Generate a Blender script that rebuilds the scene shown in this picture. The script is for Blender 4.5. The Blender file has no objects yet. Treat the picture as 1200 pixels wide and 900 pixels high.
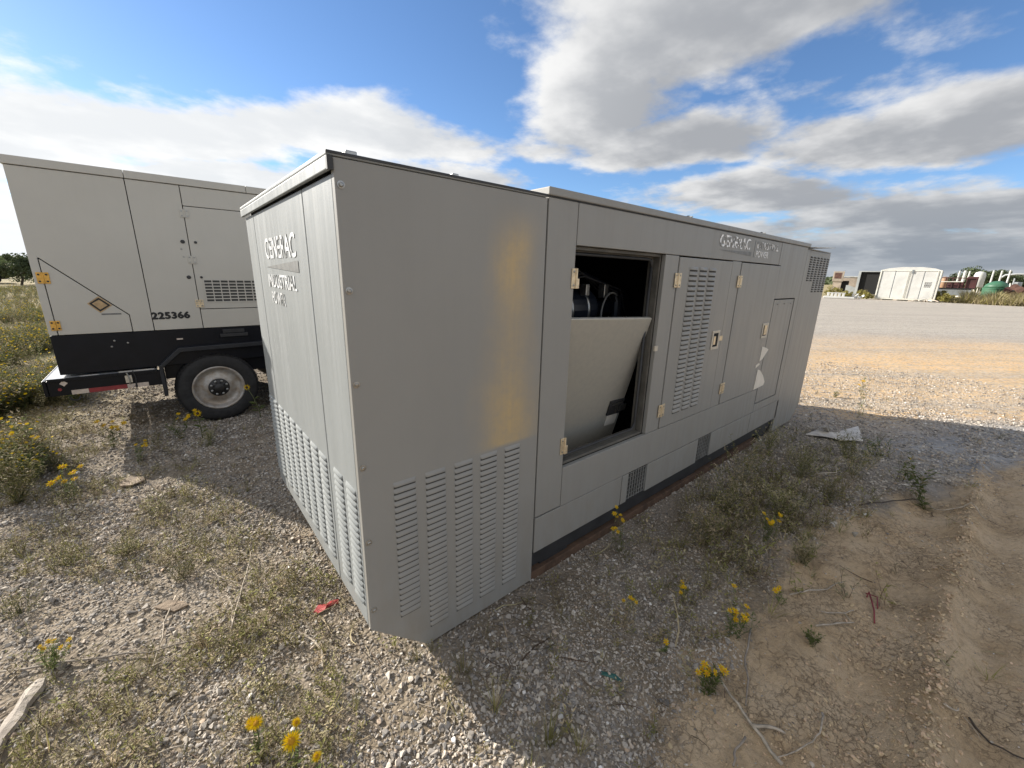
import bpy, bmesh, math, random
import numpy as np
from mathutils import Vector, Matrix, Euler

random.seed(7)
RNG = np.random.default_rng(11)
R = math.radians
SC = bpy.context.scene
COL = SC.collection

# ------------------------------------------------------------------ camera
cam_d = bpy.data.cameras.new('camera')
cam = bpy.data.objects.new('camera', cam_d)
COL.objects.link(cam)
_r = (0.764894, -0.643683, 0.024681)
_u = (0.149506, 0.214667, 0.965177)
_f = (0.626566, 0.734568, -0.260432)
CAM = Vector((-0.49184, -1.50624, 1.83076))
m = Matrix(((_r[0], _u[0], -_f[0], CAM.x), (_r[1], _u[1], -_f[1], CAM.y), (_r[2], _u[2], -_f[2], CAM.z), (0, 0, 0, 1)))
cam.matrix_world = m
cam_d.sensor_width = 36
cam_d.lens = 14.268
cam_d.clip_start = 0.05
cam_d.clip_end = 6000
SC.camera = cam

# ------------------------------------------------------------------ light and exposure
SUN_EL = 25.0
SUN_AZ_XY = (-0.44, 0.898)            # horizontal direction towards the sun
SUN_STRENGTH = 5.0
SKY_STRENGTH = 0.125
SC.view_settings.view_transform = 'Standard'
SC.view_settings.look = 'None'
SC.view_settings.exposure = 0.94
SC.view_settings.gamma = 1.0
SC.cycles.max_bounces = 6
SC.cycles.diffuse_bounces = 3
SC.cycles.transparent_max_bounces = 8

sun_d = bpy.data.lights.new('sun', 'SUN')
sun_d.energy = SUN_STRENGTH
sun_d.angle = R(0.5)
sun_d.color = (1.0, 0.94, 0.85)
sun = bpy.data.objects.new('sun', sun_d)
COL.objects.link(sun)
ce = math.cos(R(SUN_EL))
to_sun = Vector((SUN_AZ_XY[0] * ce, SUN_AZ_XY[1] * ce, math.sin(R(SUN_EL)))).normalized()
sun.rotation_euler = to_sun.to_track_quat('Z', 'Y').to_euler()
sun.location = to_sun * 50


class NT:
    """Small node-building helper."""
    def __init__(self, tree):
        self.t = tree
        self.n = tree.nodes
        self.l = tree.links

    def new(self, kind, **kw):
        nd = self.n.new(kind)
        for k, v in kw.items():
            setattr(nd, k, v)
        return nd

    def set(self, sock, v):
        if v is None:
            return
        if isinstance(v, bpy.types.NodeSocket):
            self.l.new(v, sock)
        else:
            if hasattr(sock.default_value, '__len__') and not hasattr(v, '__len__'):
                v = (v,) * len(sock.default_value)
            if hasattr(v, '__len__') and len(sock.default_value) == 4 and len(v) == 3:
                v = (*v, 1)
            sock.default_value = v

    def math(self, op, a, b=None, c=None, clamp=False):
        nd = self.new('ShaderNodeMath', operation=op, use_clamp=clamp)
        for i, v in enumerate((a, b, c)):
            if v is not None:
                self.set(nd.inputs[i], v)
        return nd.outputs[0]

    def vmath(self, op, a, b=None, s=None):
        nd = self.new('ShaderNodeVectorMath', operation=op)
        self.set(nd.inputs[0], a)
        if b is not None:
            self.set(nd.inputs[1], b)
        if s is not None:
            self.set(nd.inputs['Scale'], s)
        return nd.outputs['Value'] if op in ('LENGTH', 'DISTANCE', 'DOT_PRODUCT') else nd.outputs[0]

    def noise(self, vec, scale, detail=4, rough=0.55, dist=0.0, out=0, lac=2.0):
        nd = self.new('ShaderNodeTexNoise')
        if vec is not None:
            self.l.new(vec, nd.inputs['Vector'])
        nd.inputs['Scale'].default_value = scale
        nd.inputs['Detail'].default_value = detail
        nd.inputs['Roughness'].default_value = rough
        nd.inputs['Distortion'].default_value = dist
        nd.inputs['Lacunarity'].default_value = lac
        return nd.outputs[out]

    def ramp(self, v, a, b, lo=0.0, hi=1.0, smooth=True):
        nd = self.new('ShaderNodeMapRange')
        nd.interpolation_type = 'SMOOTHSTEP' if smooth else 'LINEAR'
        self.set(nd.inputs[0], v)
        for i, x in enumerate((a, b, lo, hi)):
            self.set(nd.inputs[1 + i], x)
        return nd.outputs[0]

    def mix(self, f, a, b, mode='MIX'):
        nd = self.new('ShaderNodeMix', data_type='RGBA', blend_type=mode)
        self.set(nd.inputs[0], f)
        self.set(nd.inputs[6], a)
        self.set(nd.inputs[7], b)
        return nd.outputs[2]

    def sep(self, v):
        nd = self.new('ShaderNodeSeparateXYZ')
        self.l.new(v, nd.inputs[0])
        return nd.outputs

    def comb(self, x, y, z=0.0):
        nd = self.new('ShaderNodeCombineXYZ')
        for i, v in enumerate((x, y, z)):
            self.set(nd.inputs[i], v)
        return nd.outputs[0]


# ------------------------------------------------------------------ sky with clouds
world = bpy.data.worlds.new('World')
SC.world = world
world.use_nodes = True
w = NT(world.node_tree)
w.n.clear()
sky = w.new('ShaderNodeTexSky')
sky.sky_type = 'NISHITA'
sky.sun_disc = False
sky.sun_elevation = R(SUN_EL)
sky.sun_rotation = math.atan2(SUN_AZ_XY[0], SUN_AZ_XY[1])
sky.air_density = 0.85
sky.dust_density = 0.15
sky.ozone_density = 4.5
tc = w.new('ShaderNodeTexCoord')
D = w.vmath('NORMALIZE', tc.outputs['Generated'])
dx, dy, dz = w.sep(D)
den = w.math('ADD', w.math('MAXIMUM', dz, 0.0), 0.15)
P = w.comb(w.math('DIVIDE', dx, den), w.math('DIVIDE', dy, den), 0.0)
# cloud banks: centre u, v, half axes, rotation (deg), weight  (u, v = direction projected on the cloud layer)
BANKS = [
    (1.28, 0.78, 0.64, 0.44, -55, 1.0),     # head of the large cumulus
    (1.46, 1.24, 0.62, 0.44, 45, 1.0),      # its left flank
    (2.00, 1.20, 0.68, 0.44, -70, 1.0),     # its base
    (1.72, 1.66, 0.42, 0.26, -40, 0.65),
    (0.80, 2.22, 0.90, 0.42, -22, 0.92),    # bank above the grey enclosure
    (0.10, 2.66, 0.95, 0.52, -8, 1.0),      # bank over the trailer
    (-0.60, 3.0, 0.80, 0.85, 0, 0.95),
    (1.40, 2.45, 0.80, 0.40, -30, 0.80),
    (0.50, 3.2, 1.2, 0.60, -10, 0.85),
    (2.55, 0.28, 0.90, 0.50, 97, 0.95),     # grey bank on the right
    (2.10, 0.46, 0.52, 0.24, -50, 0.50),
    (3.00, 1.15, 1.1, 0.60, -45, 0.92),     # low layers near the horizon
    (3.75, 0.45, 1.3, 0.72, -65, 0.98),
    (4.80, 0.60, 1.6, 0.90, -60, 0.95),
    (0.90, 1.16, 0.26, 0.09, 50, 0.36),     # wisps
    (-0.20, 2.26, 0.60, 0.20, 10, 0.44),
    (0.30, 2.1, 0.40, 0.12, -15, 0.34),
    (1.86, 0.24, 0.42, 0.18, -60, 0.40),
]
warp = w.noise(P, 1.6, 3, 0.55, 0.0, 1)
Pw = w.vmath('ADD', P, w.vmath('SCALE', w.vmath('SUBTRACT', warp, (0.5, 0.5, 0.5)), s=0.42))


def bank_cover(vec):
    out = None
    for (bu, bv, ra, rb, ro, wt) in BANKS:
        mp = w.new('ShaderNodeMapping')
        mp.vector_type = 'TEXTURE'
        w.l.new(vec, mp.inputs['Vector'])
        mp.inputs['Location'].default_value = (bu, bv, 0)
        mp.inputs['Rotation'].default_value = (0, 0, R(ro))
        mp.inputs['Scale'].default_value = (ra, rb, 1)
        g = w.ramp(w.vmath('LENGTH', mp.outputs[0]), 1.45, 0.0, 0.0, wt)
        out = g if out is None else w.math('MAXIMUM', out, g)
    return out


bank = bank_cover(Pw)
# unseen clouds added out of view, in broad scattered groups, for whiter fill light
broad = w.ramp(w.noise(w.vmath('ADD', P, (3.7, -1.2, 0)), 0.45, 2, 0.5), 0.36, 0.60, 0.0, 0.85)
front = w.ramp(w.vmath('DOT_PRODUCT', D, (0.649, 0.761, 0.0)), 0.25, 0.50)
cover = w.math('MAXIMUM', bank, w.math('MULTIPLY', broad, w.math('SUBTRACT', 1.0, front)))
# a layer of stratus low over the horizon, all round
cover = w.math('MAXIMUM', cover, w.ramp(dz, 0.19, 0.03, 0.0, 0.95))


def cloud_density(vec, d1, d2, k2):
    n1 = w.noise(vec, 2.3, d1, 0.52)
    n2 = w.noise(vec, 7.5, d2, 0.60)
    return w.math('ADD', w.math('MULTIPLY', w.math('SUBTRACT', n1, 0.5), 1.05),
                  w.math('MULTIPLY', w.math('SUBTRACT', n2, 0.5), k2))


nz = cloud_density(P, 9, 8, 0.50)
soft = cloud_density(P, 6, 4, 0.30)
to = Vector((SUN_AZ_XY[0], SUN_AZ_XY[1], 0)) * 0.20
Ps = w.vmath('ADD', P, (to.x, to.y, 0))
soft_s = cloud_density(Ps, 5, 3, 0.22)
cover_s = bank_cover(w.vmath('ADD', Pw, (to.x, to.y, 0)))
dens = w.math('ADD', cover, nz)
alpha = w.ramp(dens, 0.29, 0.66)
shadow = w.math('ADD', w.math('MULTIPLY', cover_s, 0.75), w.math('MULTIPLY', soft_s, 1.1))      # cloud lying between here and the sun
own = w.math('ADD', w.math('MULTIPLY', cover, 0.35), w.math('MULTIPLY', w.math('SUBTRACT', soft, soft_s), -0.6))
litf = w.ramp(w.math('ADD', shadow, own), 1.10, 0.16)
sunward = w.ramp(w.vmath('DOT_PRODUCT', D, tuple(to_sun)), 0.15, 0.95)
anti_fill = w.ramp(w.vmath('DOT_PRODUCT', D, tuple(to_sun)), -0.35, -0.95)      # unseen front-lit clouds opposite the sun, brightened to fill the shade
c_dark = w.mix(sunward, (1.70, 1.77, 1.90), (3.7, 3.8, 3.9))
c_lit = w.mix(sunward, w.mix(anti_fill, (3.55, 3.55, 3.55), (5.2, 5.15, 5.0)), (4.8, 4.8, 4.75))
cloud_c = w.mix(litf, c_dark, c_lit)
low = w.ramp(dz, 0.02, 0.20)
cloud_c = w.mix(w.math('MULTIPLY', w.math('SUBTRACT', 1.0, low), 0.55), cloud_c,
                w.mix(sunward, (0.95, 1.2, 1.5), (3.6, 3.9, 4.2)))
hs = w.new('ShaderNodeHueSaturation')
hs.inputs['Saturation'].default_value = 1.02
hs.inputs['Value'].default_value = 0.74
w.l.new(sky.outputs[0], hs.inputs['Color'])
sky_c = w.mix(alpha, hs.outputs[0], cloud_c)
bgn = w.new('ShaderNodeBackground')
w.l.new(sky_c, bgn.inputs['Color'])
bgn.inputs['Strength'].default_value = SKY_STRENGTH
wo = w.new('ShaderNodeOutputWorld')
w.l.new(bgn.outputs[0], wo.inputs['Surface'])


# ------------------------------------------------------------------ materials
def mat(name, col, rough=0.6, metal=0.0, var=0.0, scale=6.0, col2=None, bump=0.0, bscale=60.0, spec=0.5, trans=0.0,
        coat=0.0, rand=0.0):
    """Principled paint with noise-driven colour variation, relief and roughness."""
    mt = bpy.data.materials.new(name)
    mt.use_nodes = True
    t = NT(mt.node_tree)
    p = t.n['Principled BSDF']
    tcn = t.new('ShaderNodeTexCoord')
    base = None
    if var or col2:
        f = t.ramp(t.noise(tcn.outputs['Object'], scale, 6, 0.62), 0.3, 0.72)
        c2 = col2 if col2 else tuple(c * (1 - var) for c in col)
        base = t.mix(f, col, c2)
    if rand:
        oi = t.new('ShaderNodeObjectInfo')
        hs = t.new('ShaderNodeHueSaturation')
        t.set(hs.inputs['Color'], base if base is not None else col)
        t.set(hs.inputs['Value'], t.ramp(oi.outputs['Random'], 0, 1, 1 - rand, 1 + rand, False))
        t.set(hs.inputs['Hue'], t.ramp(t.math('FRACT', t.math('MULTIPLY', oi.outputs['Random'], 7.3)), 0, 1, .5 - rand * .05, .5 + rand * .05, False))
        base = hs.outputs[0]
    t.set(p.inputs['Base Color'], base if base is not None else col)
    p.inputs['Roughness'].default_value = rough
    p.inputs['Metallic'].default_value = metal
    p.inputs['Specular IOR Level'].default_value = spec
    p.inputs['Coat Weight'].default_value = coat
    if bump:
        b = t.new('ShaderNodeBump')
        b.inputs['Strength'].default_value = bump
        b.inputs['Distance'].default_value = 0.01
        t.l.new(t.noise(tcn.outputs['Object'], bscale, 4, 0.6), b.inputs['Height'])
        t.l.new(b.outputs[0], p.inputs['Normal'])
    if trans:
        tr = t.new('ShaderNodeBsdfTranslucent')
        t.set(tr.inputs[0], base if base is not None else col)
        mx = t.new('ShaderNodeMixShader')
        mx.inputs[0].default_value = trans
        t.l.new(p.outputs[0], mx.inputs[1])
        t.l.new(tr.outputs[0], mx.inputs[2])
        t.l.new(mx.outputs[0], t.n['Material Output'].inputs[0])
    return mt


def paint_mat(name, col, dirt=(0.20, 0.16, 0.11), rust=False, z_dirt=0.9):
    """Weathered enclosure paint: faint streaks, dust that thickens towards the bottom edge, optional run-down stain."""
    mt = bpy.data.materials.new(name)
    mt.use_nodes = True
    t = NT(mt.node_tree)
    p = t.n['Principled BSDF']
    g = t.new('ShaderNodeNewGeometry')
    pos = g.outputs['Position']
    x, y, z = t.sep(pos)
    big = t.ramp(t.noise(pos, 1.7, 5, 0.6), 0.25, 0.75)
    streak = t.ramp(t.noise(t.vmath('MULTIPLY', pos, (9, 9, 0.6)), 2.0, 5, 0.6), 0.35, 0.75)
    c = t.mix(t.math('MULTIPLY', big, 0.5), col, tuple(v * 0.88 for v in col))
    c = t.mix(t.math('MULTIPLY', streak, 0.07), c, tuple(v * 0.82 for v in col))
    spk = t.ramp(t.noise(pos, 90, 3, 0.7), 0.62, 0.78)
    c = t.mix(t.math('MULTIPLY', spk, 0.25), c, dirt)
    dz_ = t.ramp(z, z_dirt, 0.05)
    dn = t.ramp(t.noise(t.vmath('MULTIPLY', pos, (3, 3, 1.2)), 3, 6, 0.65), 0.30, 0.8)
    c = t.mix(t.math('MULTIPLY', t.math('MULTIPLY', dz_, dn), 0.40), c, dirt)
    if rust:
        # an ochre run down the panel from the roof edge to the louvres
        wob = t.math('MULTIPLY', t.math('SUBTRACT', t.noise(t.vmath('MULTIPLY', pos, (1, 1, .7)), 3.6, 7, 0.62), 0.5), 0.24)
        cx = t.math('ADD', t.ramp(z, 0.95, 2.1, 0.765, 0.805, False), wob)
        wid = t.ramp(z, 1.0, 1.75, 0.19, 0.135)
        d = t.math('DIVIDE', t.math('ABSOLUTE', t.math('SUBTRACT', x, cx)), wid)
        body = t.ramp(d, 1.5, 0.0)
        span = t.math('MULTIPLY', t.ramp(z, 2.16, 1.90), t.ramp(z, 0.962, 0.99))
        mid = t.math('ADD', 0.55, t.math('MULTIPLY', 0.45, t.math('MAXIMUM', t.ramp(z, 1.40, 1.15), t.ramp(z, 1.60, 1.85))))
        drip = t.ramp(t.noise(t.vmath('MULTIPLY', pos, (30, 1, 1.1)), 1.6, 5, 0.6), 0.30, 0.62, 0.82, 1.0)
        grain = t.math('MULTIPLY', drip, t.ramp(t.noise(pos, 16, 7, 0.72), 0.25, 0.65, 0.55, 1.0))
        span = t.math('MULTIPLY', span, mid)
        side = t.ramp(y, 0.05, 0.01)
        f = t.math('MULTIPLY', t.math('MULTIPLY', body, span), t.math('MULTIPLY', grain, side))
        c = t.mix(t.math('MULTIPLY', f, 0.98), c, (0.49, 0.36, 0.185))
    t.set(p.inputs['Base Color'], c)
    t.set(p.inputs['Roughness'], t.ramp(streak, 0, 1, 0.42, 0.55))
    p.inputs['Specular IOR Level'].default_value = 0.4
    b = t.new('ShaderNodeBump')
    b.inputs['Strength'].default_value = 0.16
    b.inputs['Distance'].default_value = 0.02
    h = t.math('ADD', t.noise(pos, 3.0, 3, 0.5), t.math('MULTIPLY', t.noise(pos, 160, 2, 0.6), 0.05))
    t.l.new(h, b.inputs['Height'])
    t.l.new(b.outputs[0], p.inputs['Normal'])
    return mt


def worn_letter_mat(name, col, panel, keep=0.5, scale=22.0):
    """Reflective letters with flakes peeled off down to a faded ghost on the paint."""
    mt = bpy.data.materials.new(name)
    mt.use_nodes = True
    t = NT(mt.node_tree)
    p = t.n['Principled BSDF']
    g = t.new('ShaderNodeNewGeometry')
    n = t.noise(g.outputs['Position'], scale, 3, 0.5)
    f = t.ramp(n, keep - 0.02, keep + 0.02)
    t.set(p.inputs['Base Color'], t.mix(f, col, panel))
    p.inputs['Roughness'].default_value = 0.45
    return mt


PAINT = (0.282, 0.273, 0.250)
M = {}
M['paint'] = paint_mat('grey_enclosure_paint', PAINT)
M['paint_rust'] = paint_mat('grey_enclosure_paint_stained', PAINT, rust=True)
M['paint_sun_tint'] = paint_mat('grey_paint_sunlit_tint', (0.268, 0.282, 0.280), z_dirt=0.6)  # same grey paint, with the cooler cast of the sunlit end put into its colour
M['slot'] = mat('dark_slot_and_shade', (0.055, 0.054, 0.05), 0.8)
M['rubber'] = mat('black_rubber', (0.04, 0.04, 0.041), 0.6, var=0.4)
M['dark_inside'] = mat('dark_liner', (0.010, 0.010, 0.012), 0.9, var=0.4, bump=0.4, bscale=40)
M['engine'] = mat('engine_blue_black', (0.007, 0.010, 0.017), 0.36, var=0.4)
M['steel'] = mat('dull_steel', (0.42, 0.41, 0.38), 0.35, 0.9, var=0.3, scale=30)
M['brass'] = mat('zinc_gold_hinge', (0.80, 0.66, 0.45), 0.42, 0.55, var=0.35, scale=40)
M['frame'] = mat('dark_frame_paint', (0.13, 0.12, 0.10), 0.6, var=0.4, scale=8)
M['mesh_grey'] = mat('mesh_grey', (0.21, 0.205, 0.19), 0.5, var=0.3)
M['cream'] = mat('cream_plate', (0.62, 0.55, 0.44), 0.5, var=0.25, scale=30)
M['skid'] = mat('black_skid', (0.03, 0.03, 0.032), 0.6, var=0.4, scale=8)
M['timber'] = mat('brown_timber', (0.13, 0.075, 0.045), 0.9, var=0.5, scale=10, bump=0.6, bscale=30)
M['foil'] = mat('dull_galvanised_liner', (0.50, 0.475, 0.41), 0.36, metal=0.3, col2=(0.455, 0.435, 0.38), scale=30, bump=0.03, bscale=30)
M['sticker'] = mat('torn_white_sticker', (0.80, 0.73, 0.62), 0.7, var=0.15)
M['letters_end'] = worn_letter_mat('peeling_letters', (0.68, 0.69, 0.69), (0.20, 0.205, 0.20), 0.555, 13)
M['letters_side'] = worn_letter_mat('peeled_letters', (0.92, 0.91, 0.89), (0.255, 0.247, 0.228), 0.50, 22)
M['letters_kept'] = worn_letter_mat('kept_letters', (0.76, 0.75, 0.73), (0.28, 0.27, 0.245), 0.66, 24)
M['wedge'] = mat('faded_wedge', (0.20, 0.20, 0.19), 0.5, var=0.4, scale=18)
M['flap'] = mat('bright_plate', (0.62, 0.62, 0.60), 0.35, 0.3, var=0.3)

# trailer
TP = (0.53, 0.505, 0.445)
M['tan'] = paint_mat('beige_trailer_paint', TP, dirt=(0.28, 0.24, 0.18), z_dirt=1.6)
M['navy'] = mat('black_base_paint', (0.006, 0.007, 0.011), 0.35, var=0.4, scale=6, bump=0.05, spec=0.25)
M['fender'] = mat('fender_paint', (0.016, 0.018, 0.023), 0.45, var=0.4, scale=9, bump=0.1)
M['tyre'] = mat('tyre_rubber', (0.028, 0.027, 0.027), 0.75, var=0.5, scale=14, bump=0.3, bscale=50)
M['rim'] = mat('grey_rim', (0.48, 0.46, 0.43), 0.45, 0.35, col2=(0.30, 0.24, 0.18), scale=11)
M['hub'] = mat('black_hub', (0.03, 0.028, 0.027), 0.5, var=0.4)
M['red_tape'] = mat('red_tape', (0.28, 0.03, 0.035), 0.4, var=0.3)
M['white_tape'] = mat('white_tape', (0.62, 0.52, 0.44), 0.4, var=0.25, scale=20)
M['orange'] = mat('amber_hinge', (0.80, 0.46, 0.10), 0.42, 0.5, var=0.3, scale=40)
M['stencil'] = mat('black_stencil', (0.02, 0.02, 0.02), 0.7)
M['placard_tan'] = mat('faded_orange_placard', (0.52, 0.36, 0.19), 0.6, var=0.35, scale=30)
M['deck'] = mat('bare_deck', (0.55, 0.55, 0.55), 0.35, 0.5, var=0.3)

# vegetation
M['leaf'] = mat('weed_leaf', (0.165, 0.205, 0.065), 0.7, var=0.35, scale=20, trans=0.35, rand=0.25, spec=0.15)
M['leaf_pale'] = mat('weed_leaf_olive', (0.30, 0.285, 0.105), 0.75, var=0.35, scale=20, trans=0.35, rand=0.3, spec=0.15)
M['dry'] = mat('dry_straw', (0.42, 0.345, 0.205), 0.8, var=0.35, scale=20, trans=0.2, rand=0.35)
M['brown'] = mat('dead_brown_stem', (0.13, 0.09, 0.055), 0.85, var=0.4, scale=20, rand=0.3)
M['stem'] = mat('weed_stem', (0.12, 0.13, 0.05), 0.8, var=0.4, scale=30)
M['petal'] = mat('yellow_petal', (0.80, 0.54, 0.015), 0.8, var=0.2, scale=30, trans=0.3, spec=0.05)
M['centre_dark'] = mat('brown_flower_centre', (0.06, 0.025, 0.012), 0.9)
M['centre_gold'] = mat('gold_flower_centre', (0.55, 0.27, 0.01), 0.9, bump=0.8, bscale=300)
M['stick'] = mat('bleached_stick', (0.54, 0.46, 0.36), 0.85, var=0.5, scale=25, bump=0.5, bscale=60)
M['stick_grey'] = mat('grey_stick', (0.34, 0.29, 0.235), 0.85, var=0.5, scale=25, bump=0.5, bscale=60)
M['stick_dark'] = mat('dark_twig', (0.08, 0.06, 0.045), 0.9, var=0.5, scale=25)
M['bark'] = mat('bark', (0.10, 0.08, 0.06), 0.9, var=0.5, scale=6, bump=0.6, bscale=12)
M['tree_leaf'] = mat('tree_leaf', (0.095, 0.125, 0.05), 0.7, var=0.5, scale=1.2, trans=0.25, rand=0.2)
M['shrub_leaf'] = mat('shrub_leaf', (0.32, 0.285, 0.075), 0.75, var=0.5, scale=1.0, trans=0.25)
M['brush_leaf'] = mat('brush_leaf', (0.42, 0.35, 0.19), 0.8, var=0.5, scale=0.6, trans=0.2)

# far yard
M['white'] = mat('white_container_paint', (0.60, 0.595, 0.56), 0.6, var=0.2, scale=0.9)
M['white_d'] = mat('white_frame_paint', (0.70, 0.68, 0.60), 0.6, var=0.3, scale=1.5)
M['grey_box'] = mat('pale_grey_box', (0.40, 0.42, 0.42), 0.6, var=0.3, scale=0.7)
M['black'] = mat('flat_black', (0.012, 0.012, 0.012), 0.9)
M['tanwall'] = mat('tan_wall', (0.48, 0.40, 0.32), 0.8, var=0.4, scale=1.0)
M['maroon'] = mat('maroon_paint', (0.085, 0.028, 0.028), 0.6, var=0.5, scale=1.0)
M['greytank'] = mat('grey_tank_paint', (0.22, 0.24, 0.25), 0.5, var=0.4, scale=1.0)
M['green'] = mat('green_tank_paint', (0.05, 0.15, 0.085), 0.5, var=0.3, scale=1.0)
M['rustred'] = mat('rusty_red', (0.17, 0.085, 0.065), 0.8, var=0.6, scale=1.4)
M['orange_tank'] = mat('faded_orange', (0.36, 0.22, 0.13), 0.7, var=0.3, scale=1.0)
M['redplastic'] = mat('red_plastic', (0.42, 0.05, 0.05), 0.45, var=0.4, scale=30)
M['greenplastic'] = mat('green_plastic', (0.03, 0.12, 0.10), 0.5, var=0.3, scale=20)
M['card'] = mat('dirty_white_card', (0.74, 0.68, 0.60), 0.85, var=0.4, scale=12, bump=0.5, bscale=20)
M['plank'] = mat('weathered_wood', (0.47, 0.41, 0.34), 0.85, col2=(0.26, 0.22, 0.18), scale=14, bump=0.6, bscale=40)
M['redwire'] = mat('red_wire', (0.25, 0.04, 0.05), 0.5)
M['bark_tan'] = mat('tan_bark', (0.36, 0.275, 0.195), 0.9, var=0.5, scale=18, bump=0.6, bscale=40)
M['rock'] = mat('pale_rock', (0.42, 0.38, 0.32), 0.9, var=0.4, scale=20, bump=0.6, bscale=40)


# ------------------------------------------------------------------ mesh helpers
class MB:
    """Collects shapes and links them as one mesh object."""
    def __init__(self):
        self.v, self.f, self.mi = [], [], []

    def add(self, vs, fs, mi=0):
        o = len(self.v)
        self.v += [tuple(p) for p in vs]
        self.f += [tuple(i + o for i in f) for f in fs]
        self.mi += [mi] * len(fs)
        return self

    def box(self, x0, x1, y0, y1, z0, z1, mi=0):
        vs = [(x0, y0, z0), (x1, y0, z0), (x1, y1, z0), (x0, y1, z0), (x0, y0, z1), (x1, y0, z1), (x1, y1, z1), (x0, y1, z1)]
        return self.add(vs, [(3, 2, 1, 0), (4, 5, 6, 7), (0, 1, 5, 4), (1, 2, 6, 5), (2, 3, 7, 6), (3, 0, 4, 7)], mi)

    def prism_y(self, poly, y0, y1, mi=0):
        """poly: (x, z) counter-clockwise seen from -y; extruded from y0 (front) to y1."""
        n = len(poly)
        vs = [(x, y0, z) for x, z in poly] + [(x, y1, z) for x, z in poly]
        fs = [tuple(range(n)), tuple(range(2 * n - 1, n - 1, -1))]
        fs += [(i, i + n, (i + 1) % n + n, (i + 1) % n) for i in range(n)]
        return self.add(vs, fs, mi)

    def tube(self, pts, rad, seg=6, mi=0, caps=True):
        pts = [Vector(p) for p in pts]
        rs = rad if hasattr(rad, '__len__') else [rad] * len(pts)
        vs = []
        prev = None
        for i, p in enumerate(pts):
            d = (pts[min(i + 1, len(pts) - 1)] - pts[max(i - 1, 0)]).normalized()
            if prev is None:
                a = d.orthogonal().normalized()
            else:
                a = (prev - d * prev.dot(d))
                a = a.normalized() if a.length > 1e-6 else d.orthogonal().normalized()
            prev = a
            b = d.cross(a)
            for k in range(seg):
                t = 2 * math.pi * k / seg
                vs.append(p + (a * math.cos(t) + b * math.sin(t)) * rs[i])
        fs = []
        for i in range(len(pts) - 1):
            for k in range(seg):
                k2 = (k + 1) % seg
                fs.append((i * seg + k, i * seg + k2, (i + 1) * seg + k2, (i + 1) * seg + k))
        if caps:
            fs.append(tuple(range(seg - 1, -1, -1)))
            fs.append(tuple(range((len(pts) - 1) * seg, len(pts) * seg)))
        return self.add(vs, fs, mi)

    def lathe(self, prof, axis='z', seg=24, mi=0, origin=(0, 0, 0), a0=0.0, caps=True):
        """prof: (radius, height) pairs revolved round an axis."""
        vs = []
        for r_, h in prof:
            for k in range(seg):
                t = 2 * math.pi * k / seg + a0
                c, s = r_ * math.cos(t), r_ * math.sin(t)
                q = (c, s, h) if axis == 'z' else ((c, -h, s) if axis == 'y' else (h, c, s))
                vs.append((q[0] + origin[0], q[1] + origin[1], q[2] + origin[2]))
        fs = []
        for i in range(len(prof) - 1):
            for k in range(seg):
                k2 = (k + 1) % seg
                fs.append((i * seg + k, i * seg + k2, (i + 1) * seg + k2, (i + 1) * seg + k))
        if caps and prof[0][0] > 1e-5:
            fs.append(tuple(range(seg - 1, -1, -1)))
        if caps and prof[-1][0] > 1e-5:
            fs.append(tuple(range((len(prof) - 1) * seg, len(prof) * seg)))
        return self.add(vs, fs, mi)

    def mesh(self, name, mats, smooth=False):
        me = bpy.data.meshes.new(name)
        me.from_pydata(self.v, [], self.f)
        for mm in (mats if isinstance(mats, (list, tuple)) else [mats]):
            me.materials.append(mm)
        me.polygons.foreach_set('material_index', self.mi)
        if smooth:
            me.polygons.foreach_set('use_smooth', [True] * len(me.polygons))
        me.update()
        return me

    def build(self, name, mats, parent=None, smooth=False, bevel=0.0, loc=None):
        return link(name, self.mesh(name, mats, smooth), parent, bevel, loc)


def link(name, me, parent=None, bevel=0.0, loc=None):
    o = bpy.data.objects.new(name, me)
    COL.objects.link(o)
    if parent is not None:
        o.parent = parent
    if loc is not None:
        o.location = loc
    if bevel:
        b = o.modifiers.new('bevel', 'BEVEL')
        b.width = bevel
        b.segments = 2
        b.limit_method = 'ANGLE'
        b.angle_limit = R(40)
        b.harden_normals = False
    return o


def tag(o, label=None, cat=None, group=None, kind=None):
    if label:
        o['label'] = label
    if cat:
        o['category'] = cat
    if group:
        o['group'] = group
    if kind:
        o['kind'] = kind
    return o


def empty(name, loc=(0, 0, 0), rz=0.0, label=None, cat=None, group=None):
    o = bpy.data.objects.new(name, None)
    COL.objects.link(o)
    o.empty_display_size = 0.2
    o.location = loc
    o.rotation_euler = (0, 0, rz)
    return tag(o, label, cat, group)


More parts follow.
